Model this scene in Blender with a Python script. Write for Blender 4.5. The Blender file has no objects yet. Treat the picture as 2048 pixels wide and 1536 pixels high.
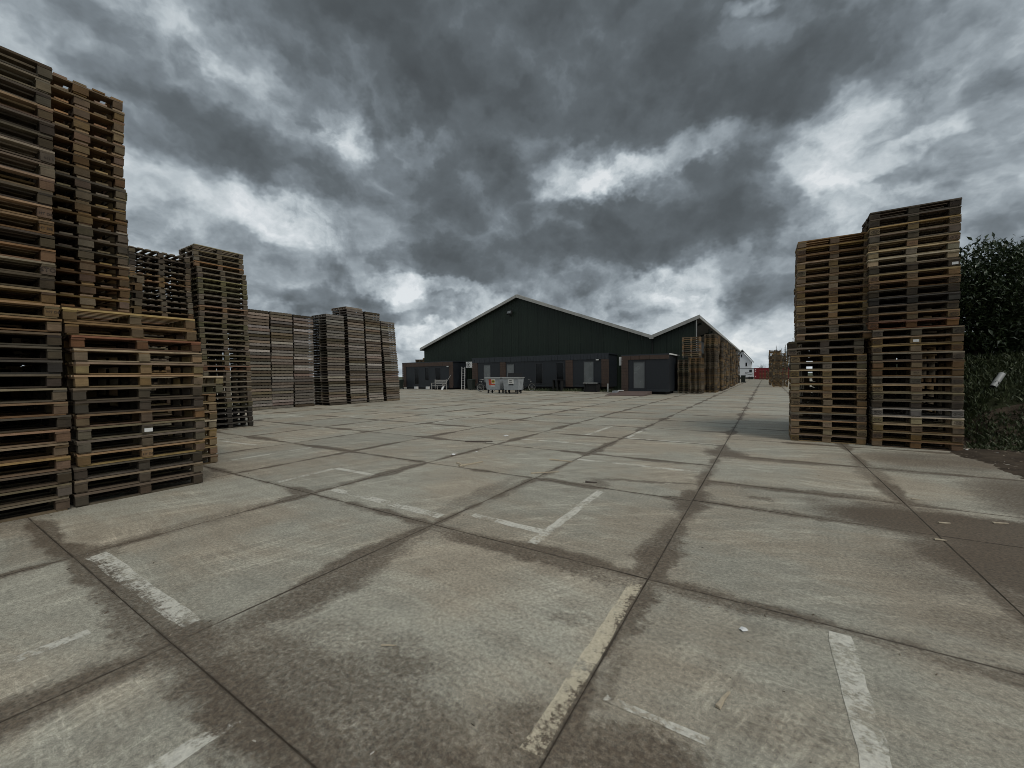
import bpy, math, random
import numpy as np
from mathutils import Vector, Matrix

rnd = random.Random(11)
R = math.radians
scene = bpy.context.scene
col = scene.collection

# ------------------------------------------------------------------ camera
F_PX, PITCH, ROLL, YAW, CAM_H = 806.1, -0.0216, -0.0106, 0.5624, 1.418
def cam_axes():
    s, c = math.sin(YAW), math.cos(YAW)
    fwd = Vector((-s*math.cos(PITCH), c*math.cos(PITCH), math.sin(PITCH)))
    right = Vector((c, s, 0)); up = right.cross(fwd)
    r = right*math.cos(ROLL) + up*math.sin(ROLL)
    u = -right*math.sin(ROLL) + up*math.cos(ROLL)
    return fwd, r, u
FWD, RGT, UPV = cam_axes()
cam_d = bpy.data.cameras.new('camera'); cam = bpy.data.objects.new('camera', cam_d); col.objects.link(cam)
cam_d.sensor_width = 36.0; cam_d.lens = 36.0*F_PX/2048.0; cam_d.clip_start = 0.05; cam_d.clip_end = 3000
m = Matrix((RGT, UPV, -FWD)).transposed().to_4x4(); m.translation = (0, 0, CAM_H)
cam.matrix_world = m
scene.camera = cam
def px_dir(u, v):
    return (FWD + RGT*((u-1024)/F_PX) + UPV*((768-v)/F_PX))

# ------------------------------------------------------------------ colour management
scene.view_settings.view_transform = 'Standard'
scene.view_settings.look = 'None'
scene.view_settings.exposure = 0.0
scene.view_settings.gamma = 1.0
scene.view_settings.use_curve_mapping = False
scene.cycles.use_denoising = True
scene.cycles.pixel_filter_type = 'BLACKMAN_HARRIS'
scene.cycles.filter_width = 0.95
scene.cycles.max_bounces = 3
scene.cycles.diffuse_bounces = 1
scene.cycles.glossy_bounces = 1
scene.cycles.transmission_bounces = 2
scene.cycles.transparent_max_bounces = 3

# ------------------------------------------------------------------ node helpers
class NT:
    def __init__(self, tree): self.t = tree
    def new(self, typ, **props):
        n = self.t.nodes.new(typ)
        for k, v in props.items(): setattr(n, k, v)
        return n
    def put(self, sock, v):
        if isinstance(v, bpy.types.NodeSocket): self.t.links.new(v, sock)
        elif v is not None:
            try: sock.default_value = v
            except Exception: sock.default_value = (v, v, v) if not hasattr(v, '__len__') else (*v, 1.0)[:4]
    def math(self, op, a, b=None, c=None, clamp=False):
        n = self.new('ShaderNodeMath', operation=op, use_clamp=clamp)
        for i, x in enumerate((a, b, c)):
            if x is not None: self.put(n.inputs[i], x)
        return n.outputs[0]
    def vmath(self, op, a, b=None, scale=None):
        n = self.new('ShaderNodeVectorMath', operation=op)
        self.put(n.inputs[0], a)
        if b is not None: self.put(n.inputs[1], b)
        if scale is not None: self.put(n.inputs['Scale'], scale)
        return n.outputs['Value'] if op in ('LENGTH', 'DOT_PRODUCT', 'DISTANCE') else n.outputs[0]
    def noise(self, vec, scale, detail=4.0, rough=0.55, dist=0.0, color=False, lac=2.0):
        n = self.new('ShaderNodeTexNoise', noise_dimensions='3D')
        self.put(n.inputs['Vector'], vec)
        for k, v in (('Scale', scale), ('Detail', detail), ('Roughness', rough), ('Distortion', dist), ('Lacunarity', lac)): self.put(n.inputs[k], v)
        return n.outputs['Color' if color else 'Fac']
    def mapping(self, vec, loc=(0, 0, 0), rot=(0, 0, 0), scale=(1, 1, 1), typ='POINT'):
        n = self.new('ShaderNodeMapping', vector_type=typ)
        self.put(n.inputs['Vector'], vec); n.inputs['Location'].default_value = loc
        n.inputs['Rotation'].default_value = rot; n.inputs['Scale'].default_value = scale
        return n.outputs[0]
    def rng(self, v, a, b, c=0.0, d=1.0, smooth=True):
        n = self.new('ShaderNodeMapRange', interpolation_type='SMOOTHSTEP' if smooth else 'LINEAR', clamp=True)
        for i, x in enumerate((v, a, b, c, d)): self.put(n.inputs[i], x)
        return n.outputs[0]
    def mix(self, f, a, b, blend='MIX'):
        n = self.new('ShaderNodeMix', data_type='RGBA', blend_type=blend)
        self.put(n.inputs[0], f)
        for i, x in ((6, a), (7, b)):
            if isinstance(x, (tuple, list)): x = (*x, 1.0)[:4]
            self.put(n.inputs[i], x)
        return n.outputs[2]
    def ramp(self, f, stops):
        n = self.new('ShaderNodeValToRGB'); self.put(n.inputs[0], f)
        e = n.color_ramp.elements
        while len(e) < len(stops): e.new(0.5)
        for el, (p, c) in zip(e, stops): el.position = p; el.color = (*c, 1.0)
        return n.outputs[0]
    def sep(self, v):
        n = self.new('ShaderNodeSeparateXYZ'); self.put(n.inputs[0], v); return n.outputs
    def comb(self, x, y, z):
        n = self.new('ShaderNodeCombineXYZ')
        for i, q in enumerate((x, y, z)): self.put(n.inputs[i], q)
        return n.outputs[0]

# ------------------------------------------------------------------ world: heavy broken overcast
SUN_EL, SUN_AZ = R(52), Vector((0.90, -0.36, 0))
world = bpy.data.worlds.new('World'); scene.world = world; world.use_nodes = True
wt = world.node_tree; wt.nodes.clear(); W = NT(wt)
def build_sky():
    out = W.new('ShaderNodeOutputWorld'); bg = W.new('ShaderNodeBackground')
    wt.links.new(bg.outputs[0], out.inputs[0]); bg.inputs['Strength'].default_value = 0.1
    world.cycles.sampling_method = 'MANUAL'; world.cycles.sample_map_resolution = 512
    tc = W.new('ShaderNodeTexCoord'); d = W.vmath('NORMALIZE', tc.outputs['Generated'])
    x, y, z = W.sep(d)
    zc = W.math('ADD', W.math('MAXIMUM', z, 0.0), 0.16)
    p = W.comb(W.math('DIVIDE', x, zc), W.math('DIVIDE', y, zc), 0.37)
    wc = W.noise(p, 0.9, 2.0, 0.5, color=True)
    warp = W.vmath('SUBTRACT', wc, (0.5, 0.5, 0.5))
    p2 = W.vmath('ADD', p, W.vmath('SCALE', warp, scale=0.5))
    ds = W.comb(x, y, W.math('MULTIPLY', z, 1.25))
    n1 = W.noise(p2, 0.95, 2.0, 0.5)
    n2 = W.noise(W.vmath('ADD', ds, W.vmath('SCALE', warp, scale=0.30)), 4.8, 5.0, 0.57, 0.25)
    fc = W.noise(ds, 5.0, 5.0, 0.62, color=True)
    fine = W.vmath('SUBTRACT', fc, (0.5, 0.5, 0.5))
    vor = W.new('ShaderNodeTexVoronoi', feature='F1'); W.put(vor.inputs['Vector'], W.vmath('ADD', ds, W.vmath('SCALE', fine, scale=0.20)))
    vor.inputs['Scale'].default_value = 7.0; vor.inputs['Detail'].default_value = 2.0; vor.inputs['Roughness'].default_value = 0.55
    n3 = W.math('SUBTRACT', 0.95, vor.outputs['Distance'])
    n4 = W.noise(W.vmath('ADD', ds, W.vmath('SCALE', fine, scale=0.16)), 14.0, 5.0, 0.64)
    # cloud masses and gaps, placed by compass direction
    dw = W.vmath('ADD', d, W.vmath('SCALE', warp, scale=0.08))
    dw = W.vmath('ADD', dw, W.vmath('SCALE', fine, scale=0.22))
    acc = None
    for (u, v, ru, rv, ang, amp) in SKY_BLOBS:
        dv = px_dir(u, v); L = dv.length; c = dv/L
        t1 = Vector((0, 0, 1)).cross(c); t1 = -t1.normalized(); t2 = c.cross(t1) * -1
        if t2.z < 0: t2 = -t2
        a = R(ang); e1 = t1*math.cos(a) + t2*math.sin(a); e2 = -t1*math.sin(a) + t2*math.cos(a)
        qx = W.vmath('DOT_PRODUCT', dw, tuple(e1*(F_PX*L/ru))); qy = W.vmath('DOT_PRODUCT', dw, tuple(e2*(F_PX*L/rv)))
        g = W.rng(W.math('MULTIPLY_ADD', qx, qx, W.math('MULTIPLY', qy, qy)), 2.1, 0.0, 0.0, amp)
        acc = g if acc is None else W.math('ADD', acc, g)
    D = W.math('MULTIPLY_ADD', W.math('SUBTRACT', n1, 0.5), 0.36, 0.625)
    D = W.math('MULTIPLY_ADD', W.math('SUBTRACT', n2, 0.5), 0.85, D)
    D = W.math('ADD', D, acc)
    edge = W.rng(D, 0.85, 0.25, 0.26, 0.95)      # crisp billows in the lit gaps, smooth bellies
    D = W.math('MULTIPLY_ADD', W.math('SUBTRACT', n3, 0.5), 0.42, D)
    D = W.math('MULTIPLY_ADD', W.math('SUBTRACT', n4, 0.5), edge, D)
    hz = W.rng(z, 0.0, 0.16, 0.14, 0.0)
    D = W.math('SUBTRACT', D, hz)
    cl = W.ramp(W.math('MULTIPLY', D, 0.72), [(0.00, (7.9, 8.2, 8.3)), (0.10, (5.9, 6.4, 6.7)), (0.20, (4.6, 5.15, 5.5)), (0.31, (3.0, 3.45, 3.80)), (0.43, (1.85, 2.16, 2.42)),
                    (0.57, (1.18, 1.38, 1.53)), (0.76, (0.86, 1.0, 1.10)), (0.98, (0.66, 0.76, 0.83))])
    # clear sky far above the cloud deck
    sky = W.new('ShaderNodeTexSky', sky_type='NISHITA'); sky.sun_disc = False
    sky.sun_elevation = SUN_EL; sky.sun_rotation = math.atan2(SUN_AZ.x, SUN_AZ.y)
    c = W.mix(W.rng(D, 0.02, 0.18, 0.90, 1.0), sky.outputs[0], cl)
    c = W.mix(W.rng(z, -0.04, 0.0), (1.0, 1.0, 0.95), c)
    wt.links.new(c, bg.inputs['Color'])
# (px u, px v, radius u, radius v, tilt, amount): + is a dark mass, - a bright gap
SKY_BLOBS = [
    (1150, 40, 620, 170, 0, 0.34), (1330, 190, 360, 95, -4, 0.30), (640, 70, 250, 100, -32, 0.26), (860, 150, 230, 80, -30, 0.22), (1000, 60, 200, 150, 0, 0.10),
    (440, 285, 210, 70, -8, 0.36), (1370, 420, 190, 90, 10, 0.42), (1290, 485, 210, 45, 4, 0.20), (900, 390, 170, 120, -22, 0.24), (1000, 540, 240, 48, -5, 0.36),
    (640, 530, 150, 50, -8, 0.22), (650, 592, 130, 24, 0, 0.26), (790, 470, 160, 60, -24, 0.20), (1530, 440, 90, 110, 0, 0.12), (1110, 430, 120, 80, -10, 0.16),
    (230, 60, 170, 90, -20, 0.12), (1560, 590, 160, 34, 4, 0.22), (1150, 600, 60, 22, 0, 0.16), (1800, 350, 70, 34, -24, 0.18), (1450, 560, 60, 30, 0, 0.12), (1650, 140, 90, 60, 30, 0.12),
    (1850, 430, 260, 60, 5, 0.06), (890, 600, 60, 22, 0, 0.22), (840, 640, 90, 18, 0, 0.20),
    (450, 125, 50, 24, -42, -0.16), (480, 195, 190, 48, -28, -0.08), (690, 250, 85, 45, -50, -0.34), (770, 200, 110, 34, -48, -0.24), (980, 225, 80, 40, -10, -0.26),
    (1180, 315, 120, 48, -28, -0.24), (1200, 380, 95, 24, -8, -0.22), (1370, 310, 190, 26, 8, -0.26), (500, 400, 260, 42, -14, -0.12), (770, 555, 120, 30, -24, -0.20), (560, 450, 120, 30, -30, -0.12),
    (880, 580, 110, 16, -4, -0.24), (1310, 575, 110, 36, 10, -0.18), (1400, 605, 60, 22, 0, -0.20), (1580, 380, 90, 34, -14, -0.08), (1830, 310, 120, 20, 22, -0.18), (1700, 370, 40, 30, 0, -0.12),
    (1520, 10, 44, 16, 14, -0.26), (1880, 130, 280, 170, 28, -0.12), (1720, 260, 200, 60, 24, -0.14), (10, 50, 110, 60, -30, -0.12), (1500, 100, 60, 40, 20, -0.16),
    (830, 680, 110, 22, 0, -0.20), (1540, 690, 140, 34, 0, -0.16), (1730, 430, 130, 30, 5, -0.18),
]
build_sky()

# ------------------------------------------------------------------ sun behind the cloud deck
sun_d = bpy.data.lights.new('sun', 'SUN'); sun = bpy.data.objects.new('sun', sun_d); col.objects.link(sun)
sun_d.energy = 1.5; sun_d.angle = R(30); sun_d.color = (1.0, 0.96, 0.90)
sd = Vector((SUN_AZ.x, SUN_AZ.y, 0)).normalized()*math.cos(SUN_EL) + Vector((0, 0, math.sin(SUN_EL)))
sun.rotation_euler = (-sd).to_track_quat('-Z', 'Y').to_euler()

# ================================================================== materials
def new_mat(name):
    mt = bpy.data.materials.new(name); mt.use_nodes = True; t = mt.node_tree; t.nodes.clear()
    n = NT(t); out = n.new('ShaderNodeOutputMaterial'); b = n.new('ShaderNodeBsdfPrincipled')
    t.links.new(b.outputs[0], out.inputs[0]); n.bsdf = b; n.out = out
    return mt, n
def bump(n, h, strength=0.3, dist=0.01):
    bp = n.new('ShaderNodeBump'); bp.inputs['Strength'].default_value = strength; bp.inputs['Distance'].default_value = dist
    n.put(bp.inputs['Height'], h); n.put(n.bsdf.inputs['Normal'], bp.outputs[0])
def plain(name, rgb, rough=0.6, metal=0.0, var=0.25, scale=6.0, spec=0.5, bumpy=0.0):
    """paint or metal with blotches, streaks and a little grime"""
    mt, n = new_mat(name)
    tc = n.new('ShaderNodeTexCoord').outputs['Object']
    a = n.noise(tc, scale, 5.0, 0.6); b = n.noise(n.mapping(tc, scale=(scale*3, scale*3, scale*0.5)), 1.0, 4.0, 0.6)
    f = n.math('MULTIPLY_ADD', n.math('SUBTRACT', a, 0.5), 1.4, n.math('MULTIPLY', n.math('SUBTRACT', b, 0.5), 0.8))
    g = n.math('MULTIPLY_ADD', f, var*1.6, 1.0)
    c = n.vmath('SCALE', rgb, scale=g)
    n.put(n.bsdf.inputs['Base Color'], c)
    n.put(n.bsdf.inputs['Roughness'], n.math('MULTIPLY_ADD', n.math('SUBTRACT', a, 0.5), 0.3, rough, clamp=True))
    n.bsdf.inputs['Metallic'].default_value = metal; n.bsdf.inputs['Specular IOR Level'].default_value = spec
    if bumpy: bump(n, a, 0.4, bumpy)
    return mt
MAT = {}
def wood_mat(name, dirt=0.5):
    mt, n = new_mat(name)
    oi = n.new('ShaderNodeObjectInfo'); rd = oi.outputs['Random']; oc = oi.outputs['Color']
    tc = n.new('ShaderNodeTexCoord').outputs['Object']
    off = n.comb(n.math('MULTIPLY', rd, 37.0), n.math('MULTIPLY', rd, 91.0), n.math('MULTIPLY', rd, 53.0))
    v = n.vmath('ADD', tc, off)
    grain = n.noise(n.mapping(v, scale=(5, 5, 120)), 1.0, 4.0, 0.65, 0.4)
    blot = n.noise(v, 9.0, 4.0, 0.6)
    fine = n.noise(v, 160.0, 3.0, 0.7)
    r2 = n.math('FRACT', n.math('MULTIPLY', rd, 17.31)); r3 = n.math('FRACT', n.math('MULTIPLY', rd, 7.77))
    # per-piece brightness and weathering to grey
    k = n.math('MULTIPLY_ADD', n.math('POWER', rd, 1.4), 0.55, 0.74)
    k = n.math('MULTIPLY', k, n.math('MULTIPLY_ADD', n.math('SUBTRACT', grain, 0.5), 0.9, 1.0))
    k = n.math('MULTIPLY', k, n.math('MULTIPLY_ADD', n.math('SUBTRACT', blot, 0.5), 0.9, 1.0))
    k = n.math('MULTIPLY', k, n.math('MULTIPLY_ADD', n.math('SUBTRACT', fine, 0.5), 0.5, 1.0))
    hs = n.new('ShaderNodeHueSaturation'); n.put(hs.inputs['Color'], oc)
    n.put(hs.inputs['Saturation'], n.math('MULTIPLY_ADD', r2, 0.35, 0.72)); n.put(hs.inputs['Hue'], n.math('MULTIPLY_ADD', r3, 0.03, 0.485))
    c = n.vmath('SCALE', hs.outputs[0], scale=k)
    st = n.rng(n.noise(v, 4.0, 5.0, 0.65), 0.56, 0.74)
    c = n.mix(n.math('MULTIPLY', st, dirt), c, (0.035, 0.030, 0.024))
    n.put(n.bsdf.inputs['Base Color'], c); n.bsdf.inputs['Roughness'].default_value = 0.85
    n.bsdf.inputs['Specular IOR Level'].default_value = 0.25
    bump(n, n.math('ADD', grain, n.math('MULTIPLY', fine, 0.4)), 0.5, 0.004)
    return mt
MAT['wood'] = wood_mat('pallet_wood')

# ---- concrete (shared by slabs, far yard, worn paint)
DIRT = [  # ground dirt with shapes of its own: centre x, y, radii, rotation, amount
    (1.62, 5.18, 1.05, 0.46, 0.0, 1.4), (1.95, 4.40, 0.90, 0.65, 0.2, 1.4), (2.15, 3.35, 0.90, 0.70, 0.0, 1.1), (2.75, 6.4, 0.75, 1.6, 0.0, 0.95), (2.3, 8.9, 1.1, 0.8, 0.2, 0.75), (1.1, 5.55, 0.55, 0.22, 0.3, 0.8), (1.65, 7.80, 0.8, 0.16, 0.0, 0.8),
    (-1.65, 1.02, 0.95, 0.30, 0.05, 0.80), (-1.70, 1.32, 0.60, 0.22, 0.1, 0.55), (-2.52, 1.60, 0.19, 0.75, 0.05, 0.85), (-1.75, 2.73, 0.95, 0.12, 0.0, 0.9), (-3.3, 0.84, 0.9, 0.13, 0.0, 0.8), (-2.70, 0.2, 0.16, 0.6, 0.0, 0.8),
    (-2.9, 3.9, 0.16, 0.9, 0.05, 0.6), (-4.75, 1.75, 0.14, 0.8, 0.0, 0.6), (-0.70, 3.4, 0.14, 0.65, 0.05, 0.9), (-0.2, 2.80, 0.6, 0.10, 0.0, 0.75), (-0.55, 1.35, 0.5, 0.20, 0.1, 0.8), (-4.72, 3.6, 0.10, 0.8, 0.0, 0.55),
    (-2.66, 0.84, 0.34, 0.20, 0.2, 0.9), (-1.80, 0.84, 0.75, 0.17, 0.02, 1.0), (-1.05, 1.02, 0.42, 0.16, 0.1, 0.9), (-2.20, 1.05, 0.35, 0.17, 0.3, 0.65),
    (-2.50, 1.55, 0.14, 0.55, 0.05, 0.75), (-2.60, 2.30, 0.13, 0.55, 0.0, 0.6), (-2.60, 2.76, 0.35, 0.10, 0.0, 0.7), (-1.75, 2.74, 0.75, 0.11, 0.0, 0.8),
    (-0.85, 2.74, 0.35, 0.13, 0.0, 0.7), (-0.66, 2.50, 0.09, 0.42, 0.0, 0.9), (-0.62, 1.95, 0.05, 0.7, 0.0, 0.55), (-0.72, 3.15, 0.15, 0.42, 0.12, 0.95), (-0.70, 3.75, 0.10, 0.42, -0.05, 0.85),
    (-0.69, 4.85, 0.17, 0.50, 0.0, 1.0), (-0.62, 8.00, 0.34, 0.42, 0.2, 0.95), (0.10, 7.72, 0.8, 0.17, 0.05, 0.8), (1.25, 7.5, 0.18, 1.0, 0.0, 0.7), (-0.69, 6.4, 0.10, 0.9, 0.0, 0.6),
    (-1.30, 5.42, 0.85, 0.055, 0.30, 0.8), (-1.85, 5.05, 0.12, 0.25, 0.6, 0.7), (0.35, 5.85, 1.1, 0.12, 0.10, 0.8), (0.25, 4.88, 1.0, 0.09, 0.0, 0.8), (0.55, 5.35, 0.20, 0.35, 0.2, 0.6),
    (-0.35, 1.44, 0.32, 0.17, 0.1, 0.9), (0.10, 1.90, 0.22, 0.13, 0.2, 0.45), (0.25, 2.80, 0.8, 0.06, 0.0, 0.65), (1.1, 2.80, 0.6, 0.08, 0.05, 0.7),
    (-1.52, 1.36, 0.20, 0.09, 0.2, 0.75), (-1.28, 1.22, 0.22, 0.07, 0.1, 0.65), (-1.95, 1.22, 0.30, 0.12, 0.2, 0.5), (-0.98, 2.12, 0.17, 0.04, 0.3, 0.55), (-1.20, 1.75, 0.20, 0.07, 0.2, 0.35),
    (-0.05, 5.30, 0.13, 0.09, 0.0, 0.7), (-3.6, 2.80, 0.8, 0.05, 0.0, 0.55), (-6.9, 2.5, 0.5, 0.35, 0.0, 0.6), (-4.75, 0.9, 0.3, 0.16, 0.4, 0.75), (-4.7, 1.9, 0.06, 0.9, 0.0, 0.5), (-3.6, 0.82, 0.8, 0.06, 0.0, 0.75), (-2.70, 0.45, 0.07, 0.5, 0.0, 0.8),
    (-6.5, 0.6, 0.5, 0.6, 0.0, 0.55), (-5.6, 0.80, 0.5, 0.10, 0.1, 0.6), (-2.7, 4.2, 0.12, 0.8, 0.0, 0.6), (1.2, 4.0, 0.6, 0.5, 0.6, 0.55), (1.5, 3.4, 0.8, 0.2, 0.3, 0.6), (2.2, 8.6, 1.2, 1.2, 0.0, 0.55),
]
def concrete_nodes(n, edge, per_slab=True, blobs=(), near=True):
    pos = n.new('ShaderNodeNewGeometry').outputs['Position']
    px, py, pz = n.sep(pos)
    p = n.comb(px, py, 0.0)
    big = n.noise(p, 0.55, 3.0, 0.55); med = n.noise(p, 3.2, 5.0, 0.65); fine = n.noise(p, 45.0, 3.0, 0.75)
    pw = n.vmath('ADD', p, n.vmath('SCALE', n.vmath('SUBTRACT', n.noise(p, 0.35, 1.0, 0.5, color=True), (0.5, 0.5, 0.5)), scale=1.3))
    tx, ty, _ = n.sep(n.vmath('SUBTRACT', pw, (3.2, -0.6, 0.0)))
    s2 = n.noise(n.comb(n.math('MULTIPLY', n.math('SQRT', n.math('MULTIPLY_ADD', tx, tx, n.math('MULTIPLY', ty, ty))), 5.5), n.math('MULTIPLY', n.math('ARCTAN2', ty, tx), 2.2), 0.3), 1.0, 5.0, 0.70)    # turning tyres
    s3 = n.noise(n.mapping(pw, rot=(0, 0, R(12)), scale=(0.9, 7, 1)), 1.0, 5.0, 0.72)     # drag marks along the lanes
    k = n.math('MULTIPLY_ADD', n.math('SUBTRACT', big, 0.5), 0.50, 1.0)
    k = n.math('MULTIPLY', k, n.math('MULTIPLY_ADD', n.math('SUBTRACT', med, 0.5), 0.85, 1.0))
    k = n.math('MULTIPLY', k, n.math('MULTIPLY_ADD', n.math('SUBTRACT', fine, 0.5), 2.0, 1.0))
    for s, a in ((s2, 0.55), (s3, 0.50)):
        k = n.math('MULTIPLY', k, n.math('MULTIPLY_ADD', n.math('SUBTRACT', s, 0.5), a, 1.0))
    wear = n.math('MULTIPLY', n.math('ADD', n.rng(n.math('ABSOLUTE', n.math('SUBTRACT', s2, 0.56)), 0.045, 0.008), n.math('MULTIPLY', n.rng(n.math('ABSOLUTE', n.math('SUBTRACT', s3, 0.57)), 0.035, 0.006), 0.8)), n.rng(n.noise(p, 0.9, 3.0, 0.6), 0.44, 0.60))
    k = n.math('MULTIPLY_ADD', n.math('MULTIPLY', wear, n.math('MULTIPLY_ADD', fine, 0.8, 0.3)), 0.40, k)
    c = n.mix(n.rng(n.math('ADD', big, n.math('MULTIPLY', s3, 0.3)), 0.52, 0.74), (0.348, 0.302, 0.228), (0.314, 0.298, 0.240))
    if per_slab:
        oi = n.new('ShaderNodeObjectInfo')
        k = n.math('MULTIPLY', k, n.math('MULTIPLY_ADD', oi.outputs['Random'], 0.20, 0.88))
    if near:
        grit = n.noise(p, 240.0, 2.0, 0.7)
        k = n.math('MULTIPLY', k, n.math('MULTIPLY_ADD', n.math('SUBTRACT', grit, 0.5), 2.2, 1.0))
    c = n.vmath('SCALE', c, scale=k)
    if near:   # white grit in the surface
        vo = n.new('ShaderNodeTexVoronoi'); n.put(vo.inputs['Vector'], p); vo.inputs['Scale'].default_value = 58.0
        gr = n.math('MULTIPLY', n.rng(vo.outputs['Distance'], 0.17, 0.07), n.rng(med, 0.50, 0.62))
        c = n.mix(n.math('MULTIPLY', gr, 0.6), c, (0.55, 0.53, 0.48))
    # soil washed out of the joints
    spk = n.noise(p, 34.0, 4.0, 0.8)
    wob = n.math('MULTIPLY', n.math('SUBTRACT', n.noise(p, 6.5, 6.0, 0.74), 0.5), 0.19)
    wide = n.rng(n.noise(p, 0.85, 2.0, 0.6), 0.34, 0.72, -0.004, 0.145)
    joint = n.rng(n.math('SUBTRACT', n.math('ADD', edge, wob), wide), 0.05, -0.03)
    core = n.math('MULTIPLY', n.rng(n.math('ADD', edge, n.math('MULTIPLY', wob, 0.12)), 0.018, 0.002), n.rng(med, 0.35, 0.6, 0.35, 0.85))
    dirt = n.math('MULTIPLY', joint, n.math('MULTIPLY_ADD', spk, 1.3, 0.22), clamp=True)
    dirt = n.math('MAXIMUM', dirt, core)
    if blobs:
        dwp = n.vmath('ADD', p, n.vmath('SCALE', n.vmath('SUBTRACT', n.noise(p, 5.5, 5.0, 0.68, color=True), (0.5, 0.5, 0.5)), scale=0.34))
        wx_, wy_, _ = n.sep(dwp); acc = 0.0
        for (cx, cy, rx, ry, rot, amt) in blobs:      # z carries the running maximum, so the nodes evaluate one after another
            ca, sa = math.cos(rot), math.sin(rot); v = n.comb(wx_, wy_, acc)
            qx = n.math('ADD', n.vmath('DOT_PRODUCT', v, (ca/rx, sa/rx, 0)), -(ca*cx+sa*cy)/rx)
            qy = n.math('ADD', n.vmath('DOT_PRODUCT', v, (-sa/ry, ca/ry, 0)), -(-sa*cx+ca*cy)/ry)
            g = n.rng(n.math('MULTIPLY_ADD', qx, qx, n.math('MULTIPLY', qy, qy)), 2.2, 0.10, 0.0, amt); qa = acc
            acc = n.math('MAXIMUM', qa, g)
        st = n.math('ADD', acc, n.math('MULTIPLY', n.math('SUBTRACT', spk, 0.5), 1.5))
        st = n.math('MULTIPLY', n.rng(st, 0.12, 1.10), n.rng(acc, 0.02, 0.25))
        dirt = n.math('MAXIMUM', dirt, st, clamp=True)
    film = n.math('MULTIPLY', n.rng(n.math('MULTIPLY_ADD', spk, 0.25, med), 0.60, 0.85), 0.42)
    dirt = n.math('MAXIMUM', dirt, film)
    dc = n.vmath('SCALE', (0.078, 0.055, 0.035), scale=n.math('MULTIPLY_ADD', fine, 3.0, -0.45))
    cc = n.mix(n.math('MULTIPLY', dirt, 0.90), c, dc)
    cc = n.mix(n.math('MULTIPLY', n.rng(n.math('ADD', edge, n.math('MULTIPLY', wob, 0.10)), 0.013, 0.002), n.rng(med, 0.38, 0.58, 0.15, 0.85)), cc, (0.034, 0.026, 0.018))
    h = n.math('MULTIPLY', fine, 0.5)
    if near: h = n.math('ADD', h, n.math('MULTIPLY', grit, 0.35))
    h = n.math('ADD', h, n.math('MULTIPLY', spk, 0.5))
    return cc, h, dirt, p, fine, spk
def slab_edge(n):
    tc = n.new('ShaderNodeTexCoord').outputs['Object']; x, y, z = n.sep(tc)
    oi = n.new('ShaderNodeAttribute', attribute_type='OBJECT', attribute_name='half'); hx, hy, _ = n.sep(oi.outputs['Vector'])
    ex = n.math('SUBTRACT', hx, n.math('ABSOLUTE', x)); ey = n.math('SUBTRACT', hy, n.math('ABSOLUTE', y))
    return n.math('MINIMUM', ex, ey)
def grid_edge(n, ox=-4.687, oy=0.824):
    x, y, z = n.sep(n.new('ShaderNodeNewGeometry').outputs['Position'])
    def dist(v, o): return n.math('PINGPONG', n.math('ADD', v, 200.0 - o), 1.0)
    return n.math('MINIMUM', dist(x, ox), dist(y, oy))
def blobs_in(x0, x1, y0, y1):
    out = []
    for d in DIRT:
        r = max(d[2], d[3])*1.5+.12
        ca, sa = abs(math.cos(d[4])), abs(math.sin(d[4])); ex = 1.5*(d[2]*ca+d[3]*sa)+.12; ey = 1.5*(d[2]*sa+d[3]*ca)+.12
        if d[0]+ex > x0 and d[0]-ex < x1 and d[1]+ey > y0 and d[1]-ey < y1: out.append(d)
    return tuple(out)
conc_cache = {}
def concrete(name, edgef, per_slab, blobs=(), near=True):
    key = (name, blobs, near)
    if key in conc_cache: return conc_cache[key]
    mt, n = new_mat(name); e = edgef(n)
    c, h, d, p, fine, spk = concrete_nodes(n, e, per_slab, blobs, near)
    n.put(n.bsdf.inputs['Base Color'], c); n.bsdf.inputs['Roughness'].default_value = 0.70; n.bsdf.inputs['Specular IOR Level'].default_value = 0.45
    if near: bump(n, h, 0.45, 0.006)
    conc_cache[key] = mt
    return mt
MAT['yard_far'] = concrete('concrete_yard_far', grid_edge, False, (), False)
def paint_mat(name, rgb, keep, blobs):
    key = (name, blobs)
    if key in conc_cache: return conc_cache[key]
    mt, n = new_mat(name)
    c, h, d, p, fine, spk = concrete_nodes(n, grid_edge(n), False, blobs)
    w = n.math('ADD', n.noise(p, 26.0, 6.0, 0.78), n.math('MULTIPLY', n.math('SUBTRACT', n.noise(p, 3.0, 3.0, 0.6), 0.5), 0.9))
    on = n.math('MULTIPLY', n.math('MULTIPLY', n.rng(w, 0.58-keep, 0.76-keep), 0.85), n.rng(d, 0.98, 0.70))
    pc = n.vmath('SCALE', rgb, scale=n.math('MULTIPLY_ADD', fine, 0.8, 0.55))
    n.put(n.bsdf.inputs['Base Color'], n.mix(on, c, pc)); n.bsdf.inputs['Roughness'].default_value = 0.8
    bump(n, h, 0.4, 0.005)
    conc_cache[key] = mt
    return mt

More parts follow.
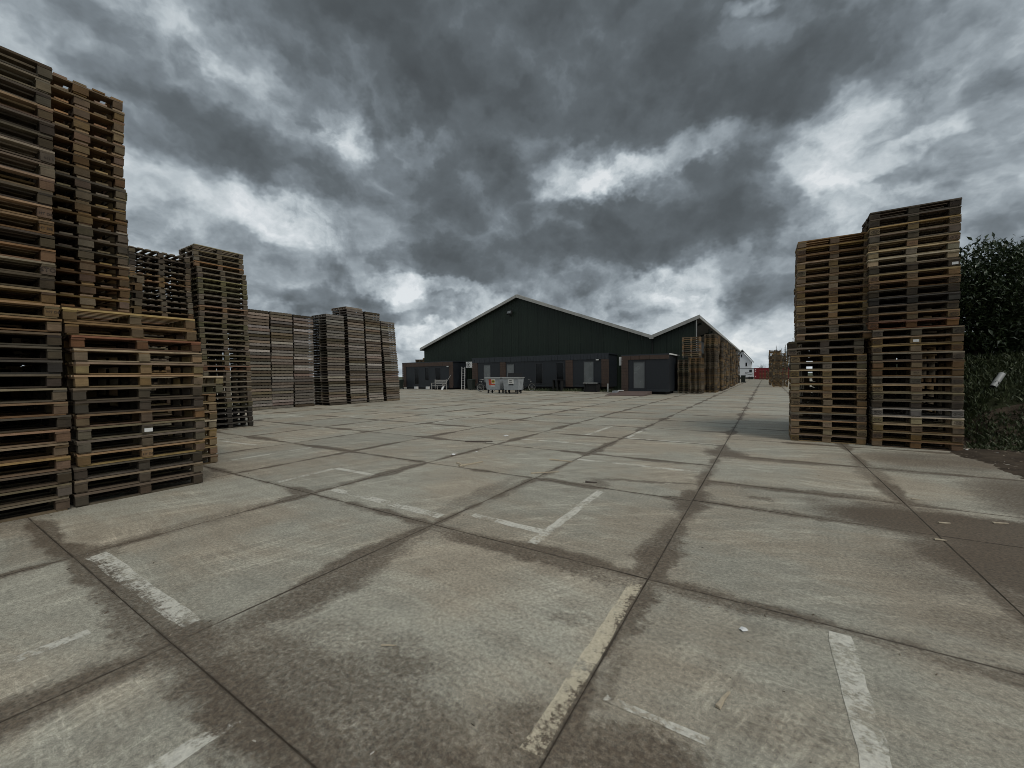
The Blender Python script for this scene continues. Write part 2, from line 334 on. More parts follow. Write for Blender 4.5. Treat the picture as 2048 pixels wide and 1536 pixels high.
def soil_mat(name, a, b):
    mt, n = new_mat(name)
    p = n.new('ShaderNodeNewGeometry').outputs['Position']
    f = n.noise(p, 3.0, 6.0, 0.7); g = n.noise(p, 60.0, 4.0, 0.75)
    c = n.mix(n.rng(f, 0.35, 0.68), a, b); c = n.vmath('SCALE', c, scale=n.math('MULTIPLY_ADD', g, 1.4, 0.35))
    n.put(n.bsdf.inputs['Base Color'], c); n.bsdf.inputs['Roughness'].default_value = 0.95; n.bsdf.inputs['Specular IOR Level'].default_value = 0.15
    bump(n, n.math('ADD', n.noise(p, 14.0, 5.0, 0.7), n.math('MULTIPLY', g, 0.5)), 0.8, 0.03)
    return mt
MAT['soil'] = soil_mat('dark_soil', (0.042, 0.032, 0.023), (0.080, 0.062, 0.044))
MAT['bank'] = soil_mat('bank_earth', (0.022, 0.025, 0.012), (0.034, 0.040, 0.017))
MAT['joint'] = soil_mat('joint_dirt', (0.050, 0.040, 0.030), (0.075, 0.060, 0.045))
MAT['field'] = soil_mat('field', (0.05, 0.06, 0.03), (0.08, 0.08, 0.05))

def cladding_mat():
    mt, n = new_mat('dark_green_cladding')
    tc = n.new('ShaderNodeTexCoord').outputs['Object']; p = n.new('ShaderNodeNewGeometry').outputs['Position']
    oi = n.new('ShaderNodeObjectInfo').outputs['Random']
    a = n.noise(n.mapping(p, scale=(3, 3, 0.25)), 1.0, 5.0, 0.6); b = n.noise(p, 0.7, 3.0, 0.6)
    k = n.math('MULTIPLY_ADD', n.math('SUBTRACT', a, 0.5), 0.6, 1.0); k = n.math('MULTIPLY', k, n.math('MULTIPLY_ADD', n.math('SUBTRACT', b, 0.5), 0.6, 1.0))
    k = n.math('MULTIPLY', k, n.math('MULTIPLY_ADD', oi, 0.2, 0.9))
    n.put(n.bsdf.inputs['Base Color'], n.vmath('SCALE', (0.009, 0.017, 0.010), scale=k)); n.bsdf.inputs['Roughness'].default_value = 0.55
    n.bsdf.inputs['Specular IOR Level'].default_value = 0.35
    return mt
MAT['clad'] = cladding_mat()
MAT['fascia'] = plain('pale_grey_fascia', (0.34, 0.335, 0.31), 0.6, var=0.30, scale=1.5)
MAT['roof'] = plain('grey_roof_sheet', (0.16, 0.165, 0.16), 0.6, var=0.3, scale=0.6)
MAT['brown'] = plain('brown_timber_cladding', (0.058, 0.036, 0.026), 0.75, var=0.4, scale=3.0)
MAT['navy'] = plain('slate_blue_panel', (0.009, 0.012, 0.016), 0.5, var=0.2, scale=1.0)
MAT['slate'] = plain('ribbed_slate_band', (0.017, 0.021, 0.026), 0.45, var=0.35, scale=2.0)
MAT['black'] = plain('black_void', (0.008, 0.008, 0.008), 0.8)
MAT['glass'] = plain('dark_window_glass', (0.004, 0.0045, 0.005), 0.10, var=0.1, spec=0.22)
MAT['blind'] = plain('grey_blind_glass', (0.13, 0.14, 0.14), 0.25, var=0.25, scale=1.2)
MAT['frame'] = plain('window_frame_dark', (0.020, 0.022, 0.026), 0.5)
MAT['white'] = plain('white_paint', (0.62, 0.62, 0.60), 0.55, var=0.2, scale=3.0)
MAT['whitewall'] = plain('white_render', (0.72, 0.74, 0.77), 0.8, var=0.12, scale=0.7)
MAT['galv'] = plain('galvanised_steel', (0.30, 0.32, 0.335), 0.5, metal=0.0, var=0.30, scale=5.0)
MAT['alu'] = plain('aluminium', (0.50, 0.50, 0.48), 0.4, metal=0.5, var=0.2)
MAT['rubber'] = plain('black_rubber', (0.015, 0.015, 0.015), 0.8)
MAT['plastic'] = plain('dark_green_plastic', (0.014, 0.020, 0.016), 0.5)
MAT['bench'] = plain('weathered_pale_wood', (0.30, 0.29, 0.27), 0.8, var=0.4, scale=8.0)
MAT['rust'] = plain('rusty_plate', (0.105, 0.072, 0.060), 0.75, var=0.45, scale=4.0)
MAT['red'] = plain('red_paint', (0.24, 0.012, 0.020), 0.5, var=0.3, scale=1.0)
MAT['redsticker'] = plain('red_print', (0.48, 0.07, 0.035), 0.5, var=0.2)
MAT['yellow'] = plain('yellow_print', (0.50, 0.36, 0.06), 0.5, var=0.2)
MAT['olive'] = plain('olive_print', (0.10, 0.10, 0.02), 0.5, var=0.2)
MAT['ink'] = plain('stamp_ink', (0.028, 0.018, 0.012), 0.8, var=0.6, scale=60.0)
MAT['paper'] = plain('white_paper', (0.66, 0.66, 0.64), 0.8, var=0.2, scale=30.0)
MAT['pipe'] = plain('grey_white_pipe', (0.34, 0.35, 0.34), 0.5, var=0.25, scale=6.0)
MAT['bark'] = plain('bark', (0.05, 0.040, 0.030), 0.9, var=0.5, scale=10.0)
MAT['splinter'] = plain('pale_splinter', (0.38, 0.32, 0.23), 0.8, var=0.4, scale=30.0)
MAT['splinter_dark'] = plain('dark_splinter', (0.07, 0.055, 0.045), 0.85, var=0.4, scale=30.0)
def leaf_mat(name, a, b, gloss):
    mt, n = new_mat(name)
    p = n.new('ShaderNodeNewGeometry').outputs['Position']
    at = n.new('ShaderNodeAttribute', attribute_type='GEOMETRY', attribute_name='tone')
    f = n.math('ADD', n.math('MULTIPLY', at.outputs['Fac'], 0.75), n.math('MULTIPLY', n.noise(p, 1.6, 2.0), 0.25))
    n.put(n.bsdf.inputs['Base Color'], n.mix(f, a, b)); n.bsdf.inputs['Roughness'].default_value = gloss
    n.bsdf.inputs['Specular IOR Level'].default_value = 0.5
    return mt
MAT['leaf'] = leaf_mat('laurel_leaf', (0.022, 0.036, 0.016), (0.075, 0.100, 0.045), 0.38)
MAT['grass'] = leaf_mat('bank_grass', (0.024, 0.038, 0.012), (0.070, 0.085, 0.032), 0.6)
MAT['needle'] = leaf_mat('spruce_needle', (0.012, 0.020, 0.011), (0.028, 0.040, 0.020), 0.7)

# ================================================================== mesh helpers
BOXF = [(0, 3, 2, 1), (4, 5, 6, 7), (0, 1, 5, 4), (1, 2, 6, 5), (2, 3, 7, 6), (3, 0, 4, 7)]
class MB:
    def __init__(self): self.v = []; self.f = []
    def box(self, x0, x1, y0, y1, z0, z1, M=None, jit=0.0, rr=None):
        b = len(self.v)
        for (x, y, z) in ((x0, y0, z0), (x1, y0, z0), (x1, y1, z0), (x0, y1, z0), (x0, y0, z1), (x1, y0, z1), (x1, y1, z1), (x0, y1, z1)):
            p = Vector((x, y, z))
            if jit: p += Vector([(rr or rnd).uniform(-jit, jit) for _ in range(3)])
            self.v.append(tuple(M @ p) if M else tuple(p))
        self.f += [tuple(b+i for i in q) for q in BOXF]; return self
    def tube(self, pts, r, n=8, cap=True, r2=None):
        pts = [Vector(p) for p in pts]; b = len(self.v); K = len(pts)
        for i, p in enumerate(pts):
            d = (pts[min(i+1, K-1)] - pts[max(i-1, 0)]).normalized()
            a = d.orthogonal().normalized() if abs(d.z) > 0.95 else d.cross(Vector((0, 0, 1))).normalized()
            c = d.cross(a); rad = r if r2 is None else r + (r2-r)*i/(K-1)
            for k in range(n):
                t = 2*math.pi*k/n; self.v.append(tuple(p + a*(math.cos(t)*rad) + c*(math.sin(t)*rad)))
        for i in range(K-1):
            for k in range(n):
                self.f.append((b+i*n+k, b+i*n+(k+1) % n, b+(i+1)*n+(k+1) % n, b+(i+1)*n+k))
        if cap:
            self.f.append(tuple(b+k for k in reversed(range(n)))); self.f.append(tuple(b+(K-1)*n+k for k in range(n)))
        return self
    def ring(self, c, ax, rad, r, n=20, k=6):
        c = Vector(c); ax = Vector(ax).normalized(); a = ax.orthogonal().normalized(); bb = ax.cross(a); b = len(self.v)
        for i in range(n):
            t = 2*math.pi*i/n; d = a*math.cos(t) + bb*math.sin(t)
            for j in range(k):
                s = 2*math.pi*j/k; self.v.append(tuple(c + d*(rad + r*math.cos(s)) + ax*(r*math.sin(s))))
        for i in range(n):
            for j in range(k):
                self.f.append((b+i*k+j, b+((i+1) % n)*k+j, b+((i+1) % n)*k+(j+1) % k, b+i*k+(j+1) % k))
        return self
    def prism(self, poly, y0, y1, axis='y'):
        """extrude a polygon given in (a, b): axis y -> (x, z), axis z -> (x, y), axis x -> (y, z)"""
        n = len(poly); b = len(self.v)
        for t in (y0, y1):
            for (a, c) in poly: self.v.append((a, t, c) if axis == 'y' else (a, c, t) if axis == 'z' else (t, a, c))
        self.f.append(tuple(range(b, b+n))); self.f.append(tuple(reversed(range(b+n, b+2*n))))
        for i in range(n): self.f.append((b+i, b+n+i, b+n+(i+1) % n, b+(i+1) % n))
        return self
    def mesh(self, name, mat=None, smooth=False):
        me = bpy.data.meshes.new(name); me.from_pydata(self.v, [], self.f); me.update()
        if mat: me.materials.append(MAT[mat] if isinstance(mat, str) else mat)
        if smooth: me.polygons.foreach_set('use_smooth', [True]*len(me.polygons))
        return me
    def obj(self, name, mat, parent=None, smooth=False, loc=None):
        o = bpy.data.objects.new(name, self.mesh(name, mat, smooth)); col.objects.link(o)
        if parent: o.parent = parent
        if loc: o.location = loc
        return o
def fix_normals(o):
    import bmesh
    bm = bmesh.new(); bm.from_mesh(o.data); bmesh.ops.recalc_face_normals(bm, faces=bm.faces); bm.to_mesh(o.data); bm.free(); return o
def tag(o, label=None, cat=None, group=None, kind=None):
    if label: o['label'] = label
    if cat: o['category'] = cat
    if group: o['group'] = group
    if kind: o['kind'] = kind
    return o
def empty(name, loc=(0, 0, 0), rz=0.0):
    o = bpy.data.objects.new(name, None); col.objects.link(o); o.location = loc; o.rotation_euler = (0, 0, rz); o.empty_display_size = 0.2; return o
def copy_tree(o, parent=None):
    c = o.copy(); col.objects.link(c); c.parent = parent
    for ch in list(o.children): copy_tree(ch, c)
    return c
def link_mesh(name, me, parent=None, loc=(0, 0, 0), rot=None):
    o = bpy.data.objects.new(name, me); col.objects.link(o); o.parent = parent; o.location = loc
    if rot: o.rotation_euler = rot
    return o

# ================================================================== ground
g = MB(); g.v = [(-900, -300, -0.09), (900, -300, -0.09), (900, 1500, -0.09), (-900, 1500, -0.09)]; g.f = [(0, 1, 2, 3)]
tag(g.obj('ground', 'field'), kind='structure')
fill = MB(); fill.v = [(-20.66, -1.15, -0.003), (3.22, -1.15, -0.003), (3.22, 30.80, -0.003), (-20.66, 30.80, -0.003)]; fill.f = [(0, 1, 2, 3)]
yard = tag(fill.obj('concrete_yard', 'joint'), kind='structure')
for (x0, x1, y0, y1) in ((-70, -20.687, -14, 30.824), (-70, 9, 30.824, 140), (-20.687, 3.25, -14, -1.176)):
    q = MB(); q.v = [(x0, y0, 0), (x1, y0, 0), (x1, y1, 0), (x0, y1, 0)]; q.f = [(0, 1, 2, 3)]
    q.obj('far_surface', 'yard_far', yard)
slab_cache = {}
def slab(x0, x1, y0, y1):
    hx, hy = round((x1-x0)/2, 3), round((y1-y0)/2, 3)
    mt = concrete('concrete_slab', slab_edge, True, blobs_in(x0, x1, y0, y1), math.hypot(x0, y0) < 13)
    key = (hx, hy, rnd.randrange(3), mt.name)
    if key not in slab_cache:
        b = MB(); r = random.Random(len(slab_cache)); gx, gy = hx-0.0035, hy-0.0035; ch = 0.002
        def rim(s, z):
            pts = []
            for (a, c) in ((-1, -1), (-0.33, -1), (0.33, -1), (1, -1), (1, -0.33), (1, 0.33), (1, 1), (0.33, 1), (-0.33, 1), (-1, 1), (-1, 0.33), (-1, -0.33)):
                pts.append((a*(gx-s)+r.uniform(-.0025, .0025), c*(gy-s)+r.uniform(-.0025, .0025), z))
            return pts
        b.v = rim(ch, 0.0) + rim(0.0, -0.002) + rim(0.0, -0.05)
        n = 12; b.f = [tuple(range(n))]
        for k in (0, 1): b.f += [(k*n+i, (k+1)*n+i, (k+1)*n+(i+1) % n, k*n+(i+1) % n) for i in range(n)]
        slab_cache[key] = b.mesh('slab', mt)
    o = link_mesh('slab', slab_cache[key], yard, ((x0+x1)/2, (y0+y1)/2, rnd.uniform(-.0006, .0)), (rnd.uniform(-.0003, .0003), rnd.uniform(-.0003, .0003), rnd.uniform(-.0025, .0025)))
    o['half'] = (hx, hy, 0.0)
def seen(x, y):
    d = Vector((x, y, -CAM_H)); z = d.dot(FWD)
    return z > -0.6 and abs(d.dot(RGT)) < (z+1.5)*1.45+1.0
for i in range(-8, 2):
    for j in range(-1, 15):
        x0, y0 = -4.687+2*i, 0.824+2*j
        if seen(x0+1, y0+1): slab(x0, x0+2, y0, y0+2)
        else:
            q = MB(); q.v = [(x0, y0, -.002), (x0+2, y0, -.002), (x0+2, y0+2, -.002), (x0, y0+2, -.002)]; q.f = [(0, 1, 2, 3)]; q.obj('far_surface', 'yard_far', yard)
rows = [-1.176, 0.824, 2.824, 4.86, 5.84, 7.80, 9.80, 11.82, 13.83, 15.82, 17.8, 19.8, 21.8, 23.8, 25.8, 27.8, 29.8, 30.8]
for x0, x1 in ((-0.687, 1.26), (1.26, 3.24)):
    for a, b_ in zip(rows, rows[1:]): slab(x0, x1, a, b_)

# painted bay lines
PAINT = {'paint': ('worn_white_paint', (0.62, 0.60, 0.52), 0.185), 'paint_yellow': ('worn_cream_paint', (0.58, 0.51, 0.37), 0.25)}
mark_z = [0.0012]
def marking(quad, mat='paint'):
    (a, b_, c, d) = [Vector((*p, 0)) for p in quad]
    n = max(2, int((a-d).length/0.10)); q = MB(); z = mark_z[0]; mark_z[0] = 0.0012+(mark_z[0]+.0002-.0012) % 0.0006
    for i in range(n+1):
        t = i/n; p0 = a.lerp(d, t); p1 = b_.lerp(c, t); w = (p1-p0)
        j0 = rnd.uniform(-.07, .07); j1 = rnd.uniform(-.07, .07)
        q.v.append((p0.x+w.x*j0, p0.y+w.y*j0, z)); q.v.append((p1.x+w.x*j1, p1.y+w.y*j1, z))
    q.f = [(2*i, 2*i+1, 2*i+3, 2*i+2) for i in range(n)]
    xs = [p[0] for p in quad]; ys = [p[1] for p in quad]
    return fix_normals(q.obj('painted_line', paint_mat(*PAINT[mat], blobs_in(min(xs), max(xs), min(ys), max(ys))), yard))
def line(p, q, w, mat='paint'):
    a, b_ = Vector((*p, 0)), Vector((*q, 0)); d = (b_-a).normalized(); s = Vector((-d.y, d.x, 0))*w/2
    marking([(a-s)[:2], (a+s)[:2], (b_+s)[:2], (b_-s)[:2]], mat)
marking([(-4.56, 0.87), (-4.60, 1.0), (-2.81, 1.0), (-2.80, 0.90)])
marking([(-3.28, 0.0), (-3.18, 0.0), (-3.18, 0.62), (-3.26, 0.62)])
marking([(-1.92, 0.3), (-1.82, 0.3), (-1.83, 0.78), (-1.91, 0.76)])
marking([(-4.63, 3.02), (-4.63, 3.13), (-2.78, 3.09), (-2.77, 2.98)])
marking([(-2.53, 3.18), (-2.53, 3.27), (-1.63, 3.25), (-1.62, 3.15)])
marking([(-1.71, 2.93), (-1.62, 2.93), (-1.65, 4.66), (-1.74, 4.69)])
marking([(-0.785, 1.28), (-0.70, 1.29), (-0.70, 2.72), (-0.785, 2.73)], 'paint_yellow')
marking([(-0.60, 1.66), (-0.59, 1.70), (-0.18, 1.70), (-0.19, 1.66)])
marking([(0.29, 2.76), (0.39, 2.76), (0.39, 0.9), (0.29, 0.9)])
for p, q, w in (((-2.66, 6.27), (-0.81, 6.30), .09), ((-2.66, 8.87), (-0.85, 8.9), .09), ((-5.60, 2.9), (-5.66, 3.78), .09), ((-5.66, 3.82), (-4.8, 3.82), .09), ((-10.38, 4.2), (-9.04, 4.28), .10),
                ((-7.82, 3.28), (-7.78, 4.70), .10), ((-8.57, 9.11), (-8.53, 10.75), .10), ((-4.62, 7.64), (-2.95, 7.73), .10), ((-3.56, 8.9), (-3.55, 10.67), .10), ((-2.62, 8.95), (-2.63, 10.7), .10),
                ((-15.16, 8.28), (-13.98, 8.26), .12), ((-9.91, 7.49), (-9.22, 7.47), .12), ((-12.55, 9.0), (-12.5, 10.6), .1), ((-8.6, 13.0), (-6.8, 13.0), .1), ((-12.6, 13.0), (-10.8, 13.0), .1), ((-13.2, 23.2), (-9.0, 23.3), .14), ((-22.0, 25.0), (-19.5, 24.9), .14)):
    line(p, q, w)

# soil spilled over the slabs beside the bank
def vnoise(x, y, s=0):
    def h(i, j): return (math.sin(i*127.1+j*311.7+s*74.7)*43758.5453) % 1.0
    i, j = math.floor(x), math.floor(y); fx, fy = x-i, y-j; fx = fx*fx*(3-2*fx); fy = fy*fy*(3-2*fy)
    return (h(i, j)*(1-fx)+h(i+1, j)*fx)*(1-fy)+(h(i, j+1)*(1-fx)+h(i+1, j+1)*fx)*fy
def fbm(x, y, o=4, s=0):
    a, t, w = 0.5, 0.0, 0.0
    for k in range(o): t += a*vnoise(x, y, s+k); w += a; x *= 2.03; y *= 2.03; a *= 0.55
    return t/w
def ell(x, y, cx, cy, rx, ry): return 1.0 - math.hypot((x-cx)/rx, (y-cy)/ry)
def bank_h(x, y):
    s = (y-10.55)*0.80 + (x-3.0)*0.30
    t = min(1.0, max(0.0, s/2.1)); t = t*t*(3-2*t)
    k = min(1.0, max(0.0, (x-2.6)/0.9))
    return 1.72*t*k
def soil_h(x, y):
    m = max(ell(x, y, 4.7, 8.0, 2.2, 5.0), ell(x, y, 5.6, 2.0, 3.0, 2.8), ell(x, y, 3.4, 5.0, 2.1, 0.95), ell(x, y, 4.0, 3.6, 1.8, 1.4), ell(x, y, 3.3, 9.9, 0.9, 1.0))
    m += (fbm(x*2.6, y*2.6, 6, 3)-0.5)*0.6 + (fbm(x*13, y*13, 3, 31)-0.5)*0.25
    return m - max(0.0, 2.9-x)*1.6 - max(0.0, ell(x, y, 1.75, 6.7, .8, .8))*.8
sg = MB(); nx, ny = 190, 260; X0, X1, Y0, Y1 = 0.2, 9.0, 1.5, 11.4
for j in range(ny+1):
    for i in range(nx+1):
        tx = i/nx; x = X0+(X1-X0)*tx**1.6; y = Y0+(Y1-Y0)*j/ny
        m_ = soil_h(x, y); h = max(-0.02, min(0.035, m_*0.06-0.006)) + (0.012*(fbm(x*9, y*9, 3, 8)-0.5) if m_ > 0 else 0)
        sg.v.append((x, y, h + bank_h(x, y)))
for j in range(ny):
    for i in range(nx):
        a = j*(nx+1)+i; q = (a, a+1, a+nx+2, a+nx+1)
        if max(sg.v[k][2] for k in q) > -0.012: sg.f.append(q)
tag(sg.obj('soil', 'soil', smooth=True), kind='structure')
bk = MB(); nx, ny = 70, 60
for j in range(ny+1):
    for i in range(nx+1):
        x = 2.7+10.3*i/nx; y = 10.3+11*j/ny
        bk.v.append((x, y, bank_h(x, y) + 0.10*(fbm(x*1.7, y*1.7, 4, 21)-0.5)*min(1, bank_h(x, y)*3) - 0.03))
bk.f = [(j*(nx+1)+i, j*(nx+1)+i+1, (j+1)*(nx+1)+i+1, (j+1)*(nx+1)+i) for j in range(ny) for i in range(nx)]
tag(bk.obj('embankment', 'bank', smooth=True), kind='structure')
vg = MB(); vg.v = [(3.2, -14, -.02), (40, -14, -.02), (40, 140, -.02), (9.0, 140, -.02), (9.0, 30.8, -.02), (3.2, 30.8, -.02)]; vg.f = [tuple(range(6))]
tag(vg.obj('verge', 'soil'), kind='structure')

# ================================================================== pallets
pm_cache = {}
def part_mesh(name, size):
    key = (name, tuple(round(s, 3) for s in size), rnd.randrange(3))
    if key not in pm_cache:
        sx, sy, sz = size; b = MB(); b.box(-sx/2, sx/2, -sy/2, sy/2, -sz/2, sz/2, jit=0.0022); pm_cache[key] = b.mesh(name, 'wood')
    return pm_cache[key]
def pallet_parts(L, Wd, nd, bx, by, dw, bym=None):
    """deck boards run along x; stringer boards along y"""
    P = []; bym = bym or by
    ys = [-(Wd-by)/2, 0, (Wd-by)/2]; xs = [-(L-bx)/2, 0, (L-bx)/2]
    for k, y in enumerate(ys): P.append(('bottom_board', (L-.03, (bym if k == 1 else by)-.03, .017), (0, y, .0090)))
    for x in xs:
        for k, y in enumerate(ys): P.append(('block', (bx-.004, (bym if k == 1 else by)-.004, .083), (x, y, .0590)))
        P.append(('stringer_board', (bx, Wd, .021), (x, 0, .111)))
    for k in range(nd):
        y = -(Wd-dw)/2 + (Wd-dw)*k/(nd-1); P.append(('deck_board', (L, dw, .021), (0, y, .133)))
    return P
STYLE = {'euro': pallet_parts(1.2, .8, 5, .145, .100, .125, .145), 'slim': pallet_parts(1.2, .8, 6, .105, .100, .095), 'end': pallet_parts(1.2, .8, 5, .145, .100, .115, .145),
         'wide': pallet_parts(1.0, 1.2, 8, .100, .115, .095), 'wide_along': pallet_parts(1.2, 1.0, 7, .115, .10, .10)}
WORDS = {'brown': ('brown', (0.173, 0.106, 0.048)), 'tan': ('tan', (0.233, 0.154, 0.071)), 'grey': ('grey weathered', (0.144, 0.112, 0.072)), 'dark': ('dark weathered', (0.076, 0.057, 0.036)),
         'pale': ('pale', (0.355, 0.278, 0.161)), 'red': ('reddish brown', (0.177, 0.089, 0.042)), 'olive': ('mossy olive', (0.127, 0.110, 0.056)), 'green': ('green painted', (0.042, 0.106, 0.046)), 'white': ('whitish', (.275, .240, .198)),
         'pink': ('pinkish', (.205, .152, .112)), 'char': ('charcoal', (0.052, 0.045, 0.035)), 'umber': ('dull brown', (0.139, 0.109, 0.075)), 'ash': ('ash grey', (.165, .142, .116))}
def ordinal(k):
    return f"{k}{'th' if 10 <= k % 100 <= 20 else {1: 'st', 2: 'nd', 3: 'rd'}.get(k % 10, 'th')}"
def tone(rgb, v=0.16):
    k = 1+rnd.uniform(-v, v); return (rgb[0]*k, rgb[1]*k*(1+rnd.uniform(-.03, .03)), rgb[2]*k*(1+rnd.uniform(-.06, .06)), 1.0)
# stamps burnt into the blocks
def text_mesh(body, size, mat='ink', name='stamp', depth=0.0):
    cu = bpy.data.curves.new('lettering', 'FONT'); cu.body = body; cu.size = size; cu.align_x = 'CENTER'; cu.align_y = 'CENTER'; cu.resolution_u = 2; cu.offset = size*0.012
    o = bpy.data.objects.new('lettering', cu); col.objects.link(o)
    dg = bpy.context.evaluated_depsgraph_get(); me = bpy.data.meshes.new_from_object(o.evaluated_get(dg)); bpy.data.objects.remove(o); bpy.data.curves.remove(cu)
    me.transform(Matrix.Rotation(math.pi/2, 4, 'X')); me.materials.clear(); me.materials.append(MAT[mat]); me.name = name
    return me
def oval_mesh(body):
    t = text_mesh(body, 0.040); vs = [tuple(v.co) for v in t.vertices]; fs = [tuple(p.vertices) for p in t.polygons]; b = len(vs); n = 20
    for (rx, rz) in ((.060, .031), (.053, .025)):
        for k in range(n): a = 2*math.pi*k/n; vs.append((rx*math.cos(a), 0, rz*math.sin(a)))
    fs += [(b+k, b+(k+1) % n, b+n+(k+1) % n, b+n+k) for k in range(n)]
    me = bpy.data.meshes.new('stamp'); me.from_pydata(vs, [], fs); me.materials.append(MAT['ink']); return me
ST_OVAL = [oval_mesh('EPAL'), oval_mesh('EUR')]
ST_TXT = [text_mesh('NL-014', .026), text_mesh('HT DB', .034), text_mesh('012 5', .030)]
ST_STO = text_mesh('STO', .062)
lab = MB(); lab.v = [(-.04, 0, -.022), (.04, 0, -.022), (.04, 0, .022), (-.04, 0, .022)]; lab.f = [(0, 1, 2, 3)]; ST_LABEL = lab.mesh('paper_label', 'paper')

def make_pallet(style, loc, rz, rgb, face_y=None, stamps=None, parts=True, bend=0.0):
    root = empty('block_pallet', loc, rz); root.rotation_euler[0] = rnd.uniform(-.003, .003); root.rotation_euler[1] = rnd.uniform(-.003, .003)
    blocks = []
    drop = rnd.randrange(99)
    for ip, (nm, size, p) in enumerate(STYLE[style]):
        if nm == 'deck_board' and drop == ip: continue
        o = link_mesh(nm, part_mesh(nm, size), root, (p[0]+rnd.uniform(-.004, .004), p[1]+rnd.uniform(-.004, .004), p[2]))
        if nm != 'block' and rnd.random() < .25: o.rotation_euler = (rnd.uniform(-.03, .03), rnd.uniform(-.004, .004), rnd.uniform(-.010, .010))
        kk = {'block': .78, 'stringer_board': .70, 'bottom_board': .85}.get(nm, 1.45); o.color = tone(tuple(q*kk for q in rgb))  # shade of the gaps put into colour: blocks and stringers darker, deck boards brighter
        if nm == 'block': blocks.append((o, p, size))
    if stamps:
        ymin = min(p[1] for _, p, _ in blocks); fb = sorted([b for b in blocks if abs(b[1][1]-ymin) < .01], key=lambda b: b[1][0])
        for (o, p, size), s in zip(fb, stamps):
            if s is not None: link_mesh('stamp' if s is not ST_LABEL else 'paper_label', s, o, (rnd.uniform(-.012, .012), -size[1]/2-.0035, rnd.uniform(-.006, .006)))
    return root
GROUP_B = 'block pallets piled in tall stacks about the yard'
def stack(where, style, cx, cy, rz, n, palette, pitch=.147, lean=(0, 0), jit=.012, shift=None, stampf=None, z0=0.0, k0=0, total=None, yaw=.010, fixed=None):
    """where: how the label names the stack; shift: {index: (dx, dy)} lasting offsets from there on"""
    ox = oy = 0.0; wx = wy = 0.0
    for k in range(n):
        if shift and k in shift: ox, oy = shift[k]
        wx = wx*.72 + rnd.uniform(-jit, jit); wy = wy*.72 + rnd.uniform(-jit, jit)
        word, rgb = WORDS[(fixed or {}).get(k) or rnd.choice(palette)]
        r = make_pallet(style, (cx+ox+wx+lean[0]*k/n, cy+oy+wy+lean[1]*k/n, z0+k*pitch), rz+rnd.uniform(-yaw, yaw), rgb, stamps=stampf(k) if stampf else None)
        top = (total or n)
        pos = 'topmost' if k0+k+1 == top else 'lowest' if k0+k == 0 else ordinal(k0+k+1)+' up'
        tag(r, f"{word} pallet, {pos} in {where}", 'pallet', GROUP_B)
B, T_, G_, D_ = 'brown', 'tan', 'grey', 'dark'
none3 = [None, None, None]
def st_right(k):
    o = lambda p: rnd.choice(ST_OVAL) if rnd.random() < p else None
    return [o(.62), rnd.choice(ST_TXT) if rnd.random() < .45 else None, o(.58)]
# --- row by the camera
stack('the tall stack cut off by the picture edge', 'slim', -6.86, 0.495, R(90), 32, [D_, B, G_, D_, G_, B], pitch=.1485, jit=.016,
      shift={0: (0.03, .03), 9: (0, .0), 14: (.0, -.02), 24: (0, -.01)}, stampf=lambda k: [None, None, ST_STO if k == 17 else ST_TXT[1] if k in (14, 20, 21) else ST_TXT[2] if k == 25 else None],
      fixed={0: 'grey', 1: 'grey', 10: 'char', 17: 'grey', 20: 'brown', 29: 'dark', 18: 'brown', 14: 'tan'})
stack('the short stack standing before the tall ones', 'slim', -6.86, 1.775, R(90), 15, [B, G_, D_, B], pitch=.1475, jit=.014, shift={0: (.0, -.02), 3: (0, 0.0), 5: (0, .02), 12: (0, .0), 13: (.02, -.05), 14: (.03, -.07)},
      stampf=lambda k: [None, ST_LABEL if k == 5 else ST_TXT[1] if k == 3 else None, None], fixed={0: 'dark', 1: 'grey', 2: 'dark', 3: 'tan', 4: 'grey', 5: 'grey', 6: 'brown', 7: 'dark', 8: 'dark', 9: 'tan', 10: 'tan', 11: 'tan', 12: 'red', 13: 'brown', 14: 'tan'})
stack('the tallest brown stack behind the short one', 'end', -7.92, 1.48, 0.0, 35, [B, B, T_, B, G_], pitch=.1475, jit=.008)
stack('the half hidden stack with green painted blocks', 'end', -9.25, 1.83, 0.0, 30, [B, G_, D_, 'olive'], jit=.012, fixed={18: 'green', 20: 'green', 22: 'olive'})
stack('the low pale stack peeking out behind the short one', 'slim', -8.22, 2.48, R(90), 10, ['tan', 'pale', 'tan'], pitch=.146, jit=.008, shift={8: (.02, .09), 9: (.0, .11)}, fixed={8: 'olive', 9: 'pale'})
# --- the two grey stacks beyond
stack('the toothed grey stack beside its higher twin', 'wide', -13.32, 4.04, 0.0, 31, [G_, D_, G_, B, 'grey'], pitch=.1485, jit=.014, lean=(0, -.10), fixed={17: 'dark', 18: 'char'})
stack('the higher of the twin grey stacks', 'wide_along', -13.32, 5.38, R(90), 34, [G_, D_, G_, 'olive', B, G_], pitch=.1475, jit=.014, lean=(0, -.10), shift={30: (-.05, -.03)}, fixed={0: 'char', 1: 'char', 2: 'char', 3: 'char', 25: 'olive', 26: 'olive', 27: 'olive', 11: 'red'})
